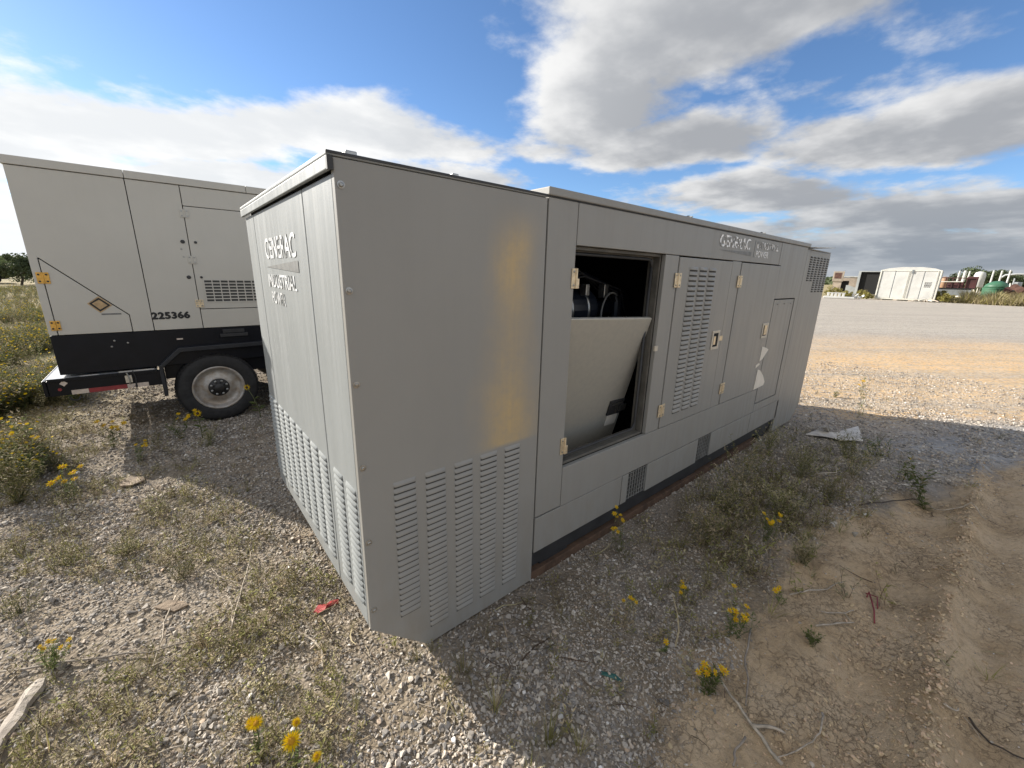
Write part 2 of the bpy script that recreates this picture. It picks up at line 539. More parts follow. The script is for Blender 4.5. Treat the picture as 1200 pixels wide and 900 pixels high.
def text(name, body, size, m, parent, loc, rot, sx=1.0, spacing=1.0, bold=0.0, align='LEFT', fat=()):
    cu = bpy.data.curves.new(name, 'FONT')
    cu.body = body
    cu.size = size
    cu.extrude = 0.0006
    cu.offset = bold
    cu.space_character = spacing
    cu.align_x = align
    cu.materials.append(m)
    tmp = bpy.data.objects.new(name + '_curve', cu)
    COL.objects.link(tmp)
    dg = bpy.context.evaluated_depsgraph_get()
    me = bpy.data.meshes.new_from_object(tmp.evaluated_get(dg), depsgraph=dg)
    me.name = name
    if fat:                                     # heavier strokes: the outline laid over itself, slightly shifted
        bm = bmesh.new()
        bm.from_mesh(me)
        geo = list(bm.verts) + list(bm.edges) + list(bm.faces)
        for k, (fx, fy) in enumerate(fat):
            new = bmesh.ops.duplicate(bm, geom=geo)['geom']
            bmesh.ops.translate(bm, verts=[q for q in new if isinstance(q, bmesh.types.BMVert)], vec=(fx, fy, .0002 * (k + 1)))
        bm.to_mesh(me)
        bm.free()
    bpy.data.objects.remove(tmp)
    o = link(name, me, parent)
    o.location = loc
    o.rotation_euler = rot
    o.scale = (sx, 1, 1)
    return o


# ------------------------------------------------------------------ value noise for the terrain
def vnoise(x, y, seed):
    xi, yi = np.floor(x).astype(np.int64), np.floor(y).astype(np.int64)
    xf, yf = x - xi, y - yi
    u, v = xf * xf * (3 - 2 * xf), yf * yf * (3 - 2 * yf)

    def h(a, b):
        n = (a * 374761393 + b * 668265263 + seed * 974711) & 0x7fffffff
        n = ((n ^ (n >> 13)) * 1274126177) & 0x7fffffff
        return ((n ^ (n >> 16)) & 0xffff) / 65535.0
    return (h(xi, yi) * (1 - u) + h(xi + 1, yi) * u) * (1 - v) + (h(xi, yi + 1) * (1 - u) + h(xi + 1, yi + 1) * u) * v


def sstep(x, a, b):
    t = np.clip((x - a) / (b - a), 0, 1)
    return t * t * (3 - 2 * t)


def dirt_mask(x, y):
    """1 on the bare dirt track on the right of the enclosure, 0 on the gravel."""
    edge = 0.93 + np.maximum(0, x - 3.1) * 0.31 + np.maximum(0, 0.9 - x) * 0.5
    n = (vnoise(x * 2.3, y * 2.3, 5) - 0.5) * 0.30 + (vnoise(x * 7, y * 7, 6) - 0.5) * 0.16
    return sstep(-y - edge + n, -0.10, 0.14) * sstep(x, 0.2, 0.7) * sstep(x, 9.5, 6.0)


def ground_z(x, y):
    x = np.asarray(x, float)
    y = np.asarray(y, float)
    r = np.hypot(x - 1, y)
    z = (vnoise(x * 0.9, y * 0.9, 1) - 0.5) * 0.035 + (vnoise(x * 2.7, y * 2.7, 2) - 0.5) * 0.018
    d = dirt_mask(x, y)
    fade = sstep(r, 14, 5)
    # wheel tracks pressed in the dirt, running along the enclosure
    wav = (vnoise(x * 0.8, y * 0.0 + 3, 8) - 0.5) * 0.12
    yy = y + wav
    tr = np.exp(-((yy + 1.47) / 0.12) ** 2) * 0.055 - np.exp(-((yy + 1.70) / 0.055) ** 2) * (0.035 + 0.05 * vnoise(x * 5, y * 5, 12)) + np.exp(-((yy + 1.88) / 0.09) ** 2) * 0.04
    rough = (vnoise(x * 5, y * 5, 13) - 0.5) * 0.03 + (vnoise(x * 14, y * 14, 3) - 0.5) * 0.022 + (vnoise(x * 31, y * 31, 4) - 0.5) * 0.014
    z = z - d * (tr - rough) * fade
    z += (1 - d) * fade * (vnoise(x * 9, y * 9, 9) - 0.5) * 0.016
    # level under the two machines
    pad = sstep(np.maximum(np.abs(x - 3.0) - 3.0, np.abs(y - 0.9) - 0.9), 0.35, 0.0)
    z = z * (1 - pad) - 0.012 * pad
    far = sstep(r, 60, 400)
    return z * (1 - far) + far * (vnoise(x / 160, y / 160, 7) - 0.5) * 1.2 * sstep(r, 200, 900) - 0.0


def gz(x, y):
    return float(ground_z(np.array([x]), np.array([y]))[0])


# ------------------------------------------------------------------ ground
NG = 520
a_, b_ = 0.42, 9.3
s = np.sinh(b_ * np.linspace(-1, 1, NG)) * a_
GX, GY = np.meshgrid(s + 0.9, s - 0.4, indexing='ij')
GZ = ground_z(GX, GY)
gv = np.stack([GX, GY, GZ], -1).reshape(-1, 3)
ii = np.arange(NG * NG).reshape(NG, NG)
gf = np.stack([ii[:-1, :-1], ii[1:, :-1], ii[1:, 1:], ii[:-1, 1:]], -1).reshape(-1, 4)
gme = bpy.data.meshes.new('ground')
gme.vertices.add(len(gv))
gme.vertices.foreach_set('co', gv.ravel())
gme.loops.add(gf.size)
gme.loops.foreach_set('vertex_index', gf.ravel().astype(np.int32))
gme.polygons.add(len(gf))
gme.polygons.foreach_set('loop_start', np.arange(0, gf.size, 4, dtype=np.int32))
gme.polygons.foreach_set('loop_total', np.full(len(gf), 4, dtype=np.int32))
gme.polygons.foreach_set('use_smooth', np.ones(len(gf), dtype=bool))
gme.update(calc_edges=True)


def ground_mat():
    mt = bpy.data.materials.new('yard_ground')
    mt.use_nodes = True
    t = NT(mt.node_tree)
    p = t.n['Principled BSDF']
    g = t.new('ShaderNodeNewGeometry')
    pos = g.outputs['Position']
    x, y, z = t.sep(pos)
    # --- masks
    edge = t.math('ADD', t.math('ADD', 0.93, t.math('MULTIPLY', t.math('MAXIMUM', 0.0, t.math('SUBTRACT', x, 3.1)), 0.31)),
                  t.math('MULTIPLY', t.math('MAXIMUM', 0.0, t.math('SUBTRACT', 0.9, x)), 0.5))
    wob = t.math('ADD', t.math('MULTIPLY', t.math('SUBTRACT', t.noise(pos, 2.2, 6, 0.65), 0.5), 0.75),
                 t.math('MULTIPLY', t.math('SUBTRACT', t.noise(pos, 19, 4, 0.6), 0.5), 0.22))
    dirt = t.ramp(t.math('ADD', t.math('SUBTRACT', t.math('MULTIPLY', y, -1.0), edge), wob), -0.10, 0.16)
    dirt = t.math('MULTIPLY', dirt, t.math('MULTIPLY', t.ramp(x, 0.2, 0.7), t.ramp(x, 9.0, 6.0)))
    T = t.math('ADD', t.math('MULTIPLY', x, 0.62), t.math('MULTIPLY', y, 0.78))      # across the yard road
    U = t.math('SUBTRACT', t.math('MULTIPLY', x, 0.78), t.math('MULTIPLY', y, 0.62))
    right = t.ramp(t.math('ADD', t.math('SUBTRACT', x, t.math('MULTIPLY', y, 0.55)),
                          t.math('MULTIPLY', t.math('SUBTRACT', t.noise(pos, 0.35, 4, 0.6), 0.5), 2.0)), 4.6, 6.6)
    # --- base gravel: packed dust with stones of many greys
    vor = t.new('ShaderNodeTexVoronoi')
    vor.inputs['Scale'].default_value = 48
    t.l.new(pos, vor.inputs['Vector'])
    cell = t.sep(vor.outputs['Color'])
    stone = t.mix(cell[0], (0.15, 0.137, 0.12), (0.40, 0.36, 0.31))
    stone = t.mix(t.ramp(vor.outputs['Distance'], 0.25, 0.55), stone, (0.20, 0.165, 0.125))
    dust = t.mix(t.ramp(t.noise(pos, 3.0, 8, 0.7), 0.3, 0.7), (0.28, 0.225, 0.162), (0.38, 0.325, 0.26))
    base = t.mix(t.ramp(t.noise(pos, 4.5, 6, 0.65), 0.32, 0.62, 0.15, 0.8), stone, dust)
    # darker organic litter patches on the weedy left and along the right edge
    litter = t.ramp(t.noise(pos, 1.3, 6, 0.66), 0.47, 0.63)
    base = t.mix(t.math('MULTIPLY', litter, 0.5), base, (0.20, 0.155, 0.10))
    # --- dirt
    dn = t.noise(pos, 2.4, 9, 0.68)
    dcol = t.mix(t.ramp(dn, 0.33, 0.68), (0.52, 0.375, 0.225), (0.66, 0.505, 0.335))
    dcol = t.mix(t.ramp(t.noise(pos, 1.1, 5, 0.6), 0.55, 0.75, 0, 0.4), dcol, (0.60, 0.40, 0.225))
    cr = t.new('ShaderNodeTexVoronoi', feature='DISTANCE_TO_EDGE')
    cr.inputs['Scale'].default_value = 9.5
    t.l.new(t.vmath('ADD', pos, t.vmath('SCALE', t.noise(pos, 7, 5, 0.65, 0, 1), s=0.16)), cr.inputs['Vector'])
    crack = t.math('MULTIPLY', t.ramp(cr.outputs['Distance'], 0.020, 0.0), t.ramp(t.noise(pos, 1.6, 3, 0.5), 0.46, 0.60))
    dcol = t.mix(t.math('MULTIPLY', crack, 0.5), dcol, (0.09, 0.068, 0.045))
    fine = t.noise(pos, 26, 7, 0.72)
    dcol = t.mix(t.ramp(fine, 0.34, 0.52, 0.42, 0.0), dcol, (0.27, 0.195, 0.125))
    cr2 = t.new('ShaderNodeTexVoronoi', feature='DISTANCE_TO_EDGE')
    cr2.inputs['Scale'].default_value = 27
    t.l.new(t.vmath('ADD', pos, t.vmath('SCALE', t.noise(pos, 16, 5, 0.7, 0, 1), s=0.07)), cr2.inputs['Vector'])
    crack2 = t.math('MULTIPLY', t.ramp(cr2.outputs['Distance'], 0.07, 0.0), t.ramp(t.noise(pos, 2.6, 3, 0.5), 0.42, 0.60))
    dcol = t.mix(t.math('MULTIPLY', crack2, 0.55), dcol, (0.12, 0.088, 0.06))
    spk = t.ramp(t.noise(pos, 75, 3, 0.7), 0.60, 0.72)
    dcol = t.mix(t.math('MULTIPLY', spk, 0.55), dcol, (0.42, 0.38, 0.32))
    base = t.mix(dirt, base, dcol)
    # --- yard road to the right: orange sand nearest, pale gravel beyond, tyre arcs along it
    arc = t.comb(t.math('MULTIPLY', T, 1.0), t.math('MULTIPLY', U, 0.035), 0.0)
    warp = t.math('MULTIPLY', t.math('SUBTRACT', t.noise(pos, 0.12, 3, 0.5), 0.5), 5.0)
    Tw = t.math('ADD', T, warp)
    tracks = t.math('ADD', t.math('MULTIPLY', t.noise(arc, 1.25, 6, 0.7, 0.6), 0.6), t.math('MULTIPLY', t.noise(arc, 5.5, 4, 0.65, 0.8), 0.4))
    rn = t.noise(pos, 0.9, 8, 0.7)
    grey = t.mix(t.ramp(rn, 0.3, 0.7), (0.25, 0.242, 0.235), (0.38, 0.365, 0.345))
    sand = t.mix(t.ramp(tracks, 0.36, 0.66), (0.68, 0.44, 0.215), (0.52, 0.375, 0.215))
    sand = t.mix(t.ramp(rn, 0.35, 0.72, 0, 0.5), sand, (0.66, 0.49, 0.30))
    pale = t.mix(t.ramp(tracks, 0.34, 0.66), (0.49, 0.435, 0.36), (0.36, 0.32, 0.27))
    sandf = t.math('MULTIPLY', t.ramp(Tw, 3.2, 4.3), t.ramp(Tw, 14.5, 8.5))
    road = t.mix(t.ramp(Tw, 9.0, 15.0), grey, pale)
    road = t.mix(t.math('MULTIPLY', sandf, t.ramp(tracks, 0.66, 0.44, 0.55, 1.0)), road, sand)
    pebble = t.new('ShaderNodeTexVoronoi')
    pebble.inputs['Scale'].default_value = 26
    t.l.new(pos, pebble.inputs['Vector'])
    pc = t.sep(pebble.outputs['Color'])
    road = t.mix(t.ramp(pc[1], 0.15, 0.9, 0.0, 0.65), road, t.mix(pc[0], (0.13, 0.125, 0.12), (0.52, 0.49, 0.45)))
    base = t.mix(t.math('MULTIPLY', right, t.math('SUBTRACT', 1.0, dirt)), base, road)
    # --- weedy field on the left and far land
    fieldm = t.math('MAXIMUM', t.math('MULTIPLY', t.ramp(t.math('ADD', x, t.math('MULTIPLY', t.math('SUBTRACT', y, 5.0), -0.10)), -0.6, -2.2), t.ramp(y, 3.8, 6.0)),
                    t.math('MULTIPLY', t.ramp(y, 9.0, 14.0), t.ramp(U, 8.0, 2.0)))
    farm = t.ramp(t.vmath('LENGTH', pos), 62, 75)
    fieldm = t.math('MAXIMUM', fieldm, farm)
    fc = t.mix(t.ramp(t.noise(t.vmath('MULTIPLY', pos, (1, 1.4, 1)), 0.6, 8, 0.7), 0.35, 0.65), (0.24, 0.20, 0.10), (0.43, 0.35, 0.21))
    fc = t.mix(t.ramp(t.noise(pos, 0.25, 5, 0.6), 0.5, 0.65, 0, 0.6), fc, (0.12, 0.13, 0.05))
    base = t.mix(fieldm, base, fc)
    t.set(p.inputs['Base Color'], base)
    p.inputs['Roughness'].default_value = 0.95
    p.inputs['Specular IOR Level'].default_value = 0.15
    # --- relief
    h = t.math('ADD', t.math('MULTIPLY', t.math('SUBTRACT', 1.0, vor.outputs['Distance']), t.math('SUBTRACT', 1.0, dirt)),
               t.math('MULTIPLY', t.noise(pos, 30, 8, 0.75), 1.2))
    h = t.math('SUBTRACT', h, t.math('MULTIPLY', t.math('MULTIPLY', crack, dirt), 1.2))
    h = t.math('SUBTRACT', h, t.math('MULTIPLY', t.math('MULTIPLY', crack2, dirt), 0.8))
    h = t.math('ADD', h, t.math('MULTIPLY', t.math('MULTIPLY', fine, dirt), 2.6))
    h = t.math('ADD', h, t.math('MULTIPLY', t.math('MULTIPLY', tracks, right), 2.5))
    b = t.new('ShaderNodeBump')
    b.inputs['Strength'].default_value = 0.75
    b.inputs['Distance'].default_value = 0.018
    t.l.new(h, b.inputs['Height'])
    t.l.new(b.outputs[0], p.inputs['Normal'])
    return mt


gme.materials.append(ground_mat())
tag(link('ground', gme), kind='structure')


# ================================================================== grey enclosure
gen = empty('generator_enclosure', (0, 0, 0), 0.0,
            'large grey louvred generator enclosure with rust stain, open door bay and peeling lettering', 'generator')
TH = 0.03


def louver_mesh(wd, h=0.0215, pr=0.0095):
    """A pressed louvre: hood bulging out from the panel over a dark strip for the slot and the shade below it. Local x across, -y outwards, z up."""
    b = MB()
    hw = wd / 2
    prof = [(h * 0.5, 0.0, 1.0), (h * 0.10, -pr * 0.75, 0.97), (-h * 0.30, -pr, 0.95), (-h * 0.38, -pr * 0.92, 0.95)]
    vs = []
    for z, y, k in prof:
        for sx in (-1, -0.86, 0.86, 1):
            yy = y if abs(sx) < 1 else y * 0.12
            vs.append((hw * sx * k, yy, z))
    fs = []
    for i in range(len(prof) - 1):
        for k in range(3):
            fs.append((i * 4 + k, (i + 1) * 4 + k, (i + 1) * 4 + k + 1, i * 4 + k + 1))
    b.add(vs, fs, 0)
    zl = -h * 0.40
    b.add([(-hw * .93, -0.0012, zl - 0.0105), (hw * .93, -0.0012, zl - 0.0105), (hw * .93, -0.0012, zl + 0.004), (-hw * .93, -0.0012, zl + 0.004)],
          [(0, 1, 2, 3)], 1)  # slot strip carried below the lip as painted shade
    return b


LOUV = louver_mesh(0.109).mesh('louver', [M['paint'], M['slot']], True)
LOUV_END = louver_mesh(0.116).mesh('louver', [M['paint_sun_tint'], M['slot']], True)
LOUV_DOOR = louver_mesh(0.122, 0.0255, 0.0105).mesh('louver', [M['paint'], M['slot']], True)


def bolt_mesh():
    return (MB().lathe([(0.013, 0.0), (0.013, 0.002), (0.009, 0.0025)], 'y', 14)
            .lathe([(0.0085, 0.002), (0.0085, 0.006), (0.005, 0.008)], 'y', 6)).mesh('bolt', M['steel'])


BOLT = bolt_mesh()

# --- near hood, long side
side = MB().prism_y([(0.0, 0.275), (0.275, 0.008), (0.988, 0.012), (0.988, 2.188), (0.0, 2.188)], 0.0, TH).build(
    'side_panel', M['paint_rust'], gen, bevel=0.003)
side['label'] = 'shaded grey side panel with ochre rust run and five louvre columns'
PITCH = 0.0306
for ci, xc in enumerate((0.193, 0.345, 0.499, 0.650, 0.806)):
    for k in range(28):
        z = 0.948 - k * PITCH
        if ci == 0 and z < 0.255:
            continue
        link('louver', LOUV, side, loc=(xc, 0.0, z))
for k in range(6):
    o = link('bolt', BOLT, side, loc=(0.0194, -0.0005, 2.106 - k * 0.3463))
    o.rotation_euler = (0, random.random(), 0)
# --- end face: three vertical panels under a roof lip (faces -x)
END_ROT = (0, 0, R(-90))


def end_panel(name, y0, y1, proud=0.0):
    return MB().box(-proud, TH - 0.002, y0, y1, 0.278, 2.142).build(name, M['paint_sun_tint'], gen, bevel=0.004)


corner_a = end_panel('corner_panel', 0.0308, 0.403)
door_end = end_panel('end_door', 0.412, 1.516)
corner_b = end_panel('corner_panel', 1.525, 1.80)
n_end = 0
rows_stuff = MB()
EP = 0.0305
cols_a = (0.105, 0.270)
cols_c = [0.50 + 0.153 * k for k in range(7)]
cols_b = (1.60, 1.725)
for yc, par in [(c, corner_a) for c in cols_a] + [(cols_c[0], door_end)]:
    for k in range(19):
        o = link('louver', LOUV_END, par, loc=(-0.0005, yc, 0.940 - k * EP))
        o.rotation_euler = END_ROT
base_l = louver_mesh(0.116)


def stuff_louver(mat4):
    rows_stuff.add([mat4 @ Vector(p) for p in base_l.v], base_l.f, 0)
    for i in range(len(base_l.f)):
        rows_stuff.mi[-len(base_l.f) + i] = base_l.mi[i]


RE = Matrix.Rotation(R(-90), 4, 'Z')
for yc in cols_c[1:] + list(cols_b):
    for k in range(19):
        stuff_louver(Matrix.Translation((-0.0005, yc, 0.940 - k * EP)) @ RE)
# slots in the far hood
for k in range(6):
    for j in range(11 if k < 2 else 16):
        sx_, sz_ = 5.19 + k * 0.134, 2.112 - j * 0.0255
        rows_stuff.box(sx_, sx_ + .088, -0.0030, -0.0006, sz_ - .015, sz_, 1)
        rows_stuff.box(sx_ + .004, sx_ + .084, -0.0085, -0.0031, sz_ - .005, sz_, 0)
st = rows_stuff.build('louver_rows', [M['paint_sun_tint'], M['slot']], gen, smooth=True)
tag(st, 'rows of small louvres across the end face', kind='stuff')
# hood roof with a lip over the end face
MB().box(-0.022, 0.985, -0.004, 1.815, 2.190, 2.206).build('hood_roof', M['paint_sun_tint'], gen, bevel=0.004)
MB().box(-0.022, -0.006, 0.002, 1.815, 2.148, 2.189).build('roof_lip', M['paint_sun_tint'], gen, bevel=0.003)
MB().box(-0.023, 0.986, -0.007, -0.0045, 2.1955, 2.2035).box(-0.023, -0.004, -0.011, 0.0, 2.146, 2.187).build('edge_gasket', M['rubber'], gen)
MB().box(0.05, 0.09, 0.02, 0.06, 2.206, 2.222).build('roof_bolt', M['steel'], gen, bevel=0.004)
MB().box(0.47, 0.50, 0.02, 0.05, 2.206, 2.218).build('roof_bolt', M['steel'], gen, bevel=0.004)
# bevelled underside and back of the near hood
MB().add([(0.002, 0.03, 0.277), (0.277, 0.03, 0.012), (0.277, 1.8, 0.012), (0.002, 1.8, 0.277)], [(0, 3, 2, 1)]).build('hood_underside', M['paint'], gen)

# --- main housing front panels
def panel(name, x0, x1, z0, z1, y=0.0, m=None, par=None, bev=0.003, label=None):
    o = MB().box(x0, x1, y, y + TH, z0, z1).build(name, m or M['paint'], par or gen, bevel=bev)
    if label:
        o['label'] = label
    return o


panel('corner_post', 0.998, 1.212, 0.444, 2.196)
panel('header_panel', 1.217, 4.222, 1.988, 2.196)
panel('sill_panel', 1.217, 4.276, 0.437, 0.700)
panel('base_panel', 1.000, 1.868, 0.198, 0.434)
# lower strip with two grille openings is assembled from pieces round the openings
panel('base_panel', 1.876, 1.945, 0.198, 0.431)
panel('base_panel', 2.205, 3.030, 0.198, 0.431)
panel('base_panel', 3.290, 4.225, 0.198, 0.431)
panel('base_panel', 4.233, 5.09, 0.198, 0.431)
for gx in (1.947, 3.032):
    gb = MB()
    gw, gh, z0 = 0.256, 0.2, 0.206
    gb.box(gx, gx + gw, 0.022, 0.028, z0, z0 + 0.222, 1)
    for i in range(8):
        xx = gx + 0.006 + i * (gw - 0.022) / 7
        gb.box(xx, xx + 0.011, 0.006, 0.014, z0, z0 + 0.222, 0)
    for i in range(7):
        zz = z0 + 0.004 + i * 0.0345
        gb.box(gx + 0.002, gx + gw - 0.002, 0.008, 0.012, zz, zz + 0.004, 0)
    gb.box(gx - .0015, gx + .006, 0.003, 0.0055, z0 - .007, z0 + .2245, 0).box(gx + gw - .004, gx + gw + .0015, 0.003, 0.0055, z0 - .007, z0 + .2245, 0)
    gb.build('vent_grille', [M['mesh_grey'], M['black']], gen)
panel('door_post', 2.112, 2.286, 0.704, 1.984)
panel('door_post', 3.166, 3.338, 0.704, 1.984)
# tall panel on the far right with the small access panel let into it
MB().prism_y([(4.283, .437), (5.046, .437), (5.046, 2.196), (4.229, 2.196), (4.229, 1.987), (4.283, 1.987), (4.283, 1.657), (4.925, 1.657), (4.925, .523), (4.283, .523)], 0.0, TH).build('end_post', M['paint'], gen)
acc = panel('access_panel', 4.312, 4.916, 0.530, 1.644, y=0.005)
for i in range(3):
    link('bolt', BOLT, acc, loc=(4.42 + i * 0.2, 0.0035, 1.60)).scale = (.6, 1, .6)

# --- louvred door
door = MB().box(2.296, 3.156, -0.004, TH, 0.706, 1.978).build('louvred_door', M['paint'], gen, bevel=0.004)
door['label'] = 'closed door with three tall louvre columns and a cream latch plate'
for xc in (2.505, 2.655, 2.805):
    for k in range(31):
        link('louver', LOUV_DOOR, door, loc=(xc + k * 0.0006, -0.0045, 1.905 - k * 0.0365))
plain = MB().box(3.349, 4.275, -0.003, TH, 0.706, 1.978).build('plain_door', M['paint'], gen, bevel=0.004)
plain['label'] = 'closed plain door with a latch and torn white sticker'


def hinge(parent, x, z, y, m, w_=0.036, h=0.105, open_leaf=False):
    b = MB()
    w_ *= .85
    b.box(x - w_ - 0.004, x - 0.004, y - 0.006, y, z - h / 2, z + h / 2)
    if not open_leaf:
        b.box(x + 0.004, x + 0.004 + w_, y - 0.006, y, z - h / 2, z + h / 2)
    else:
        b.box(x + 0.004, x + 0.02, y - 0.012, y, z - h / 2, z)
    b.lathe([(0.007, -h / 2), (0.007, h / 2)], 'z', 8, origin=(x, y - 0.007, z))
    o = b.build('hinge', m, parent, bevel=0.002)
    sb = MB()
    for sx in ((-1,) if open_leaf else (-1, 1)):
        for sz in (-0.34, 0.34):
            sb.lathe([(0.0065, 0.0), (0.006, 0.003), (0.002, 0.004)], 'y', 8, origin=(x + sx * (w_ / 2 + 0.004), y - 0.006, z + sz * h))
    sb.build('screw_set', M['steel'], o)
    return o


hinge(gen, 1.222, 1.818, -0.0005, M['brass'], open_leaf=True)
hinge(gen, 1.215, 0.850, -0.0005, M['brass'], open_leaf=True)
for hx, hz in ((2.291, 1.82), (2.291, 0.855)):
    hinge(door, hx, hz, -0.0045, M['brass'], 0.045, 0.10)
for hx, hz in ((3.343, 1.82), (3.343, 0.862)):
    hinge(plain, hx, hz, -0.0035, M['brass'], 0.05, 0.10)


def latch(parent, x, z, y, w_, h):
    b = MB()
    fw = 0.022
    b.box(x - w_ / 2, x + w_ / 2, y - 0.008, y, z + h / 2 - fw, z + h / 2).box(x - w_ / 2, x + w_ / 2, y - 0.008, y, z - h / 2, z - h / 2 + fw)
    b.box(x - w_ / 2, x - w_ / 2 + fw, y - 0.008, y, z - h / 2 + fw, z + h / 2 - fw).box(x + w_ / 2 - fw, x + w_ / 2, y - 0.008, y, z - h / 2 + fw, z + h / 2 - fw)
    o = b.build('latch', M['cream'], parent, bevel=0.002)
    MB().box(x - w_ / 2 + fw, x + w_ / 2 - fw, y - 0.003, y - 0.0005, z - h / 2 + fw, z + h / 2 - fw).build('latch_recess', M['black'], o)
    return o


l1 = latch(door, 3.035, 1.338, -0.0045, 0.135, 0.160)
l2 = latch(plain, 4.155, 1.343, -0.0035, 0.150, 0.150)
pb = MB().box(2.995, 3.03, -0.014, -0.007, 1.30, 1.37).build('paddle', M['brass'], door)
MB().box(3.105, 3.165, -0.012, -0.004, 1.325, 1.365).build('latch_tongue', M['brass'], door)
MB().box(4.13, 4.20, -0.012, -0.006, 1.30, 1.395).build('paddle', M['brass'], plain)
# torn sticker pieces on the plain door
for poly in ([(4.17, 1.02), (4.24, 1.035), (4.37, 1.125), (4.30, 1.15), (4.18, 1.175)],
             [(4.09, .955), (4.17, .975), (4.20, .99), (4.16, 1.0), (4.09, .985)],
             [(4.15, .712), (4.42, .725), (4.44, .76), (4.36, .84), (4.24, .915), (4.17, .93), (4.16, .80)]):
    MB().prism_y(poly, -0.0075, -0.0040).build('torn_sticker', M['sticker'], plain)
# strike on the post beside the open bay
MB().box(2.085, 2.125, -0.014, -0.001, 1.335, 1.372).build('strike', M['cream'], gen, bevel=0.003)

# --- open bay: frame, liner, engine, and the fallen door leaning in it
fr = MB()
fr.box(1.2125, 2.111, 0.075, 0.105, 1.955, 1.987)
fr.box(2.072, 2.111, 0.075, 0.105, 0.735, 1.955)
fr.box(1.2125, 2.111, 0.075, 0.105, 0.702, 0.735)
fr.box(1.2125, 1.235, 0.075, 0.105, 0.735, 1.955)
fr.box(2.0925, 2.111, 0.031, 0.075, 0.703, 1.987)
fr.box(1.2125, 2.092, 0.031, 0.075, 1.968, 1.987)
fr.box(1.2125, 2.092, 0.031, 0.075, 0.702, 0.72)
fr.build('door_frame', M['frame'], gen, bevel=0.003)
seal = MB()
c0, c1, d0, d1, rr = 1.24, 2.068, 0.739, 1.951, 0.05
pts = []
for cx_, cz_, aa in ((c1 - rr, d1 - rr, 0), (c0 + rr, d1 - rr, 90), (c0 + rr, d0 + rr, 180), (c1 - rr, d0 + rr, 270)):
    for q in range(5):
        t_ = R(aa + q * 22.5)
        pts.append((cx_ + rr * math.cos(t_), 0.073, cz_ + rr * math.sin(t_)))
pts.append(pts[0])
seal.tube(pts, 0.010, 6)
seal.build('door_seal', M['rubber'], gen, smooth=True)
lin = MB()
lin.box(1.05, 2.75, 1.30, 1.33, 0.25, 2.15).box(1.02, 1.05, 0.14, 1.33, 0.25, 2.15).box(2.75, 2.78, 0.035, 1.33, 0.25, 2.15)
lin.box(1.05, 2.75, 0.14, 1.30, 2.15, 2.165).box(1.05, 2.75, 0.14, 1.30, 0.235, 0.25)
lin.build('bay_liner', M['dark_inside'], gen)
eng = MB()
eng.lathe([(0.0, -0.55), (0.13, -0.55), (0.15, -0.50), (0.15, 0.18), (0.13, 0.22), (0.06, 0.25), (0.06, 0.5)], 'x', 24, origin=(1.72, 0.52, 1.60))
eng.box(1.3, 2.5, 0.62, 1.2, 0.5, 1.42)
eng.lathe([(0.055, 0), (0.055, 0.5)], 'z', 14, origin=(2.3, 0.5, 1.2))
eng.build('engine', M['engine'], gen, smooth=False, bevel=0.01)
MB().tube([(2.05 + 0.115 * math.cos(a), 0.36, 1.56 + 0.16 * math.sin(a)) for a in [R(60 + 14 * k) for k in range(14)]], 0.007, 8).build('hose', M['mesh_grey'], gen, smooth=True)
MB().tube([(1.35, 0.45, 1.86), (1.9, 0.5, 1.85), (2.4, 0.5, 1.7)], 0.012, 8).build('pipe', M['engine'], gen, smooth=True)
MB().box(1.75, 1.79, 0.36, 0.42, 1.70, 1.78).build('bracket', M['steel'], gen, bevel=0.006)
MB().box(1.98, 2.03, 0.38, 0.44, 1.68, 1.78).build('bracket', M['steel'], gen, bevel=0.006)
for k in range(5):
    yk = 0.42 + .03 * k
    MB().tube([(1.15, yk + .1, 1.95 - .02 * k), (1.5, yk, 1.80 - .03 * k), (1.8, yk, 1.83 + .02 * k), (2.2, yk - .02, 1.74 - .02 * k), (2.45, yk + .05, 1.45)], .006, 6).build('wire', M['rubber'], gen, smooth=True)
MB().box(1.42, 1.56, .36, .44, 1.74, 1.84).build('junction_box', M['steel'], gen, bevel=.008)
MB().box(1.445, 1.535, .357, .3595, 1.765, 1.815).build('box_label', M['cream'], gen)
MB().lathe([(.05, -.03), (.055, 0), (.055, .02), (.03, .03)], 'y', 20, origin=(2.0, .42, 1.45)).build('filler_cap', M['steel'], gen, smooth=True)
for k in range(4):
    MB().lathe([(.157, -.008), (.157, .008)], 'x', 24, origin=(1.3 + k * .17, .52, 1.60)).build('clamp_band', M['steel'], gen, smooth=True)
# fallen door leaning inside the bay (its insulated face outwards)
TL, TR, BR, BL = Vector((1.17, 0.050, 1.60)), Vector((2.086, 0.034, 1.563)), Vector((2.185, 0.35, 0.53)), Vector((1.27, 0.37, 0.53))
nrm = (TR - TL).cross(BL - TL).normalized()
if nrm.y > 0:
    nrm = -nrm
fd = MB()
th = nrm * -0.028
fd.add([TL, TR, BR, BL, TL + th, TR + th, BR + th, BL + th], [(0, 3, 2, 1), (4, 5, 6, 7), (0, 1, 5, 4), (1, 2, 6, 5), (2, 3, 7, 6), (3, 0, 4, 7)])
fdo = empty('fallen_door', tuple((BL + BR) / 2), 0.0, 'loose insulated door leaning inside the open bay of the enclosure', 'door')
sh = Matrix.Translation(-(BL + BR) / 2)


def on_door(u, v, off):
    """u from the left edge, v down from the top, off outwards; in the fallen door's own space."""
    p = (TL * (1 - u) + TR * u) * (1 - v) + (BL * (1 - u) + BR * u) * v + nrm * off
    return p - (BL + BR) / 2


fd.v = [tuple(Vector(p) - (BL + BR) / 2) for p in fd.v]
fd.build('insulated_panel', M['foil'], fdo, bevel=0.006)


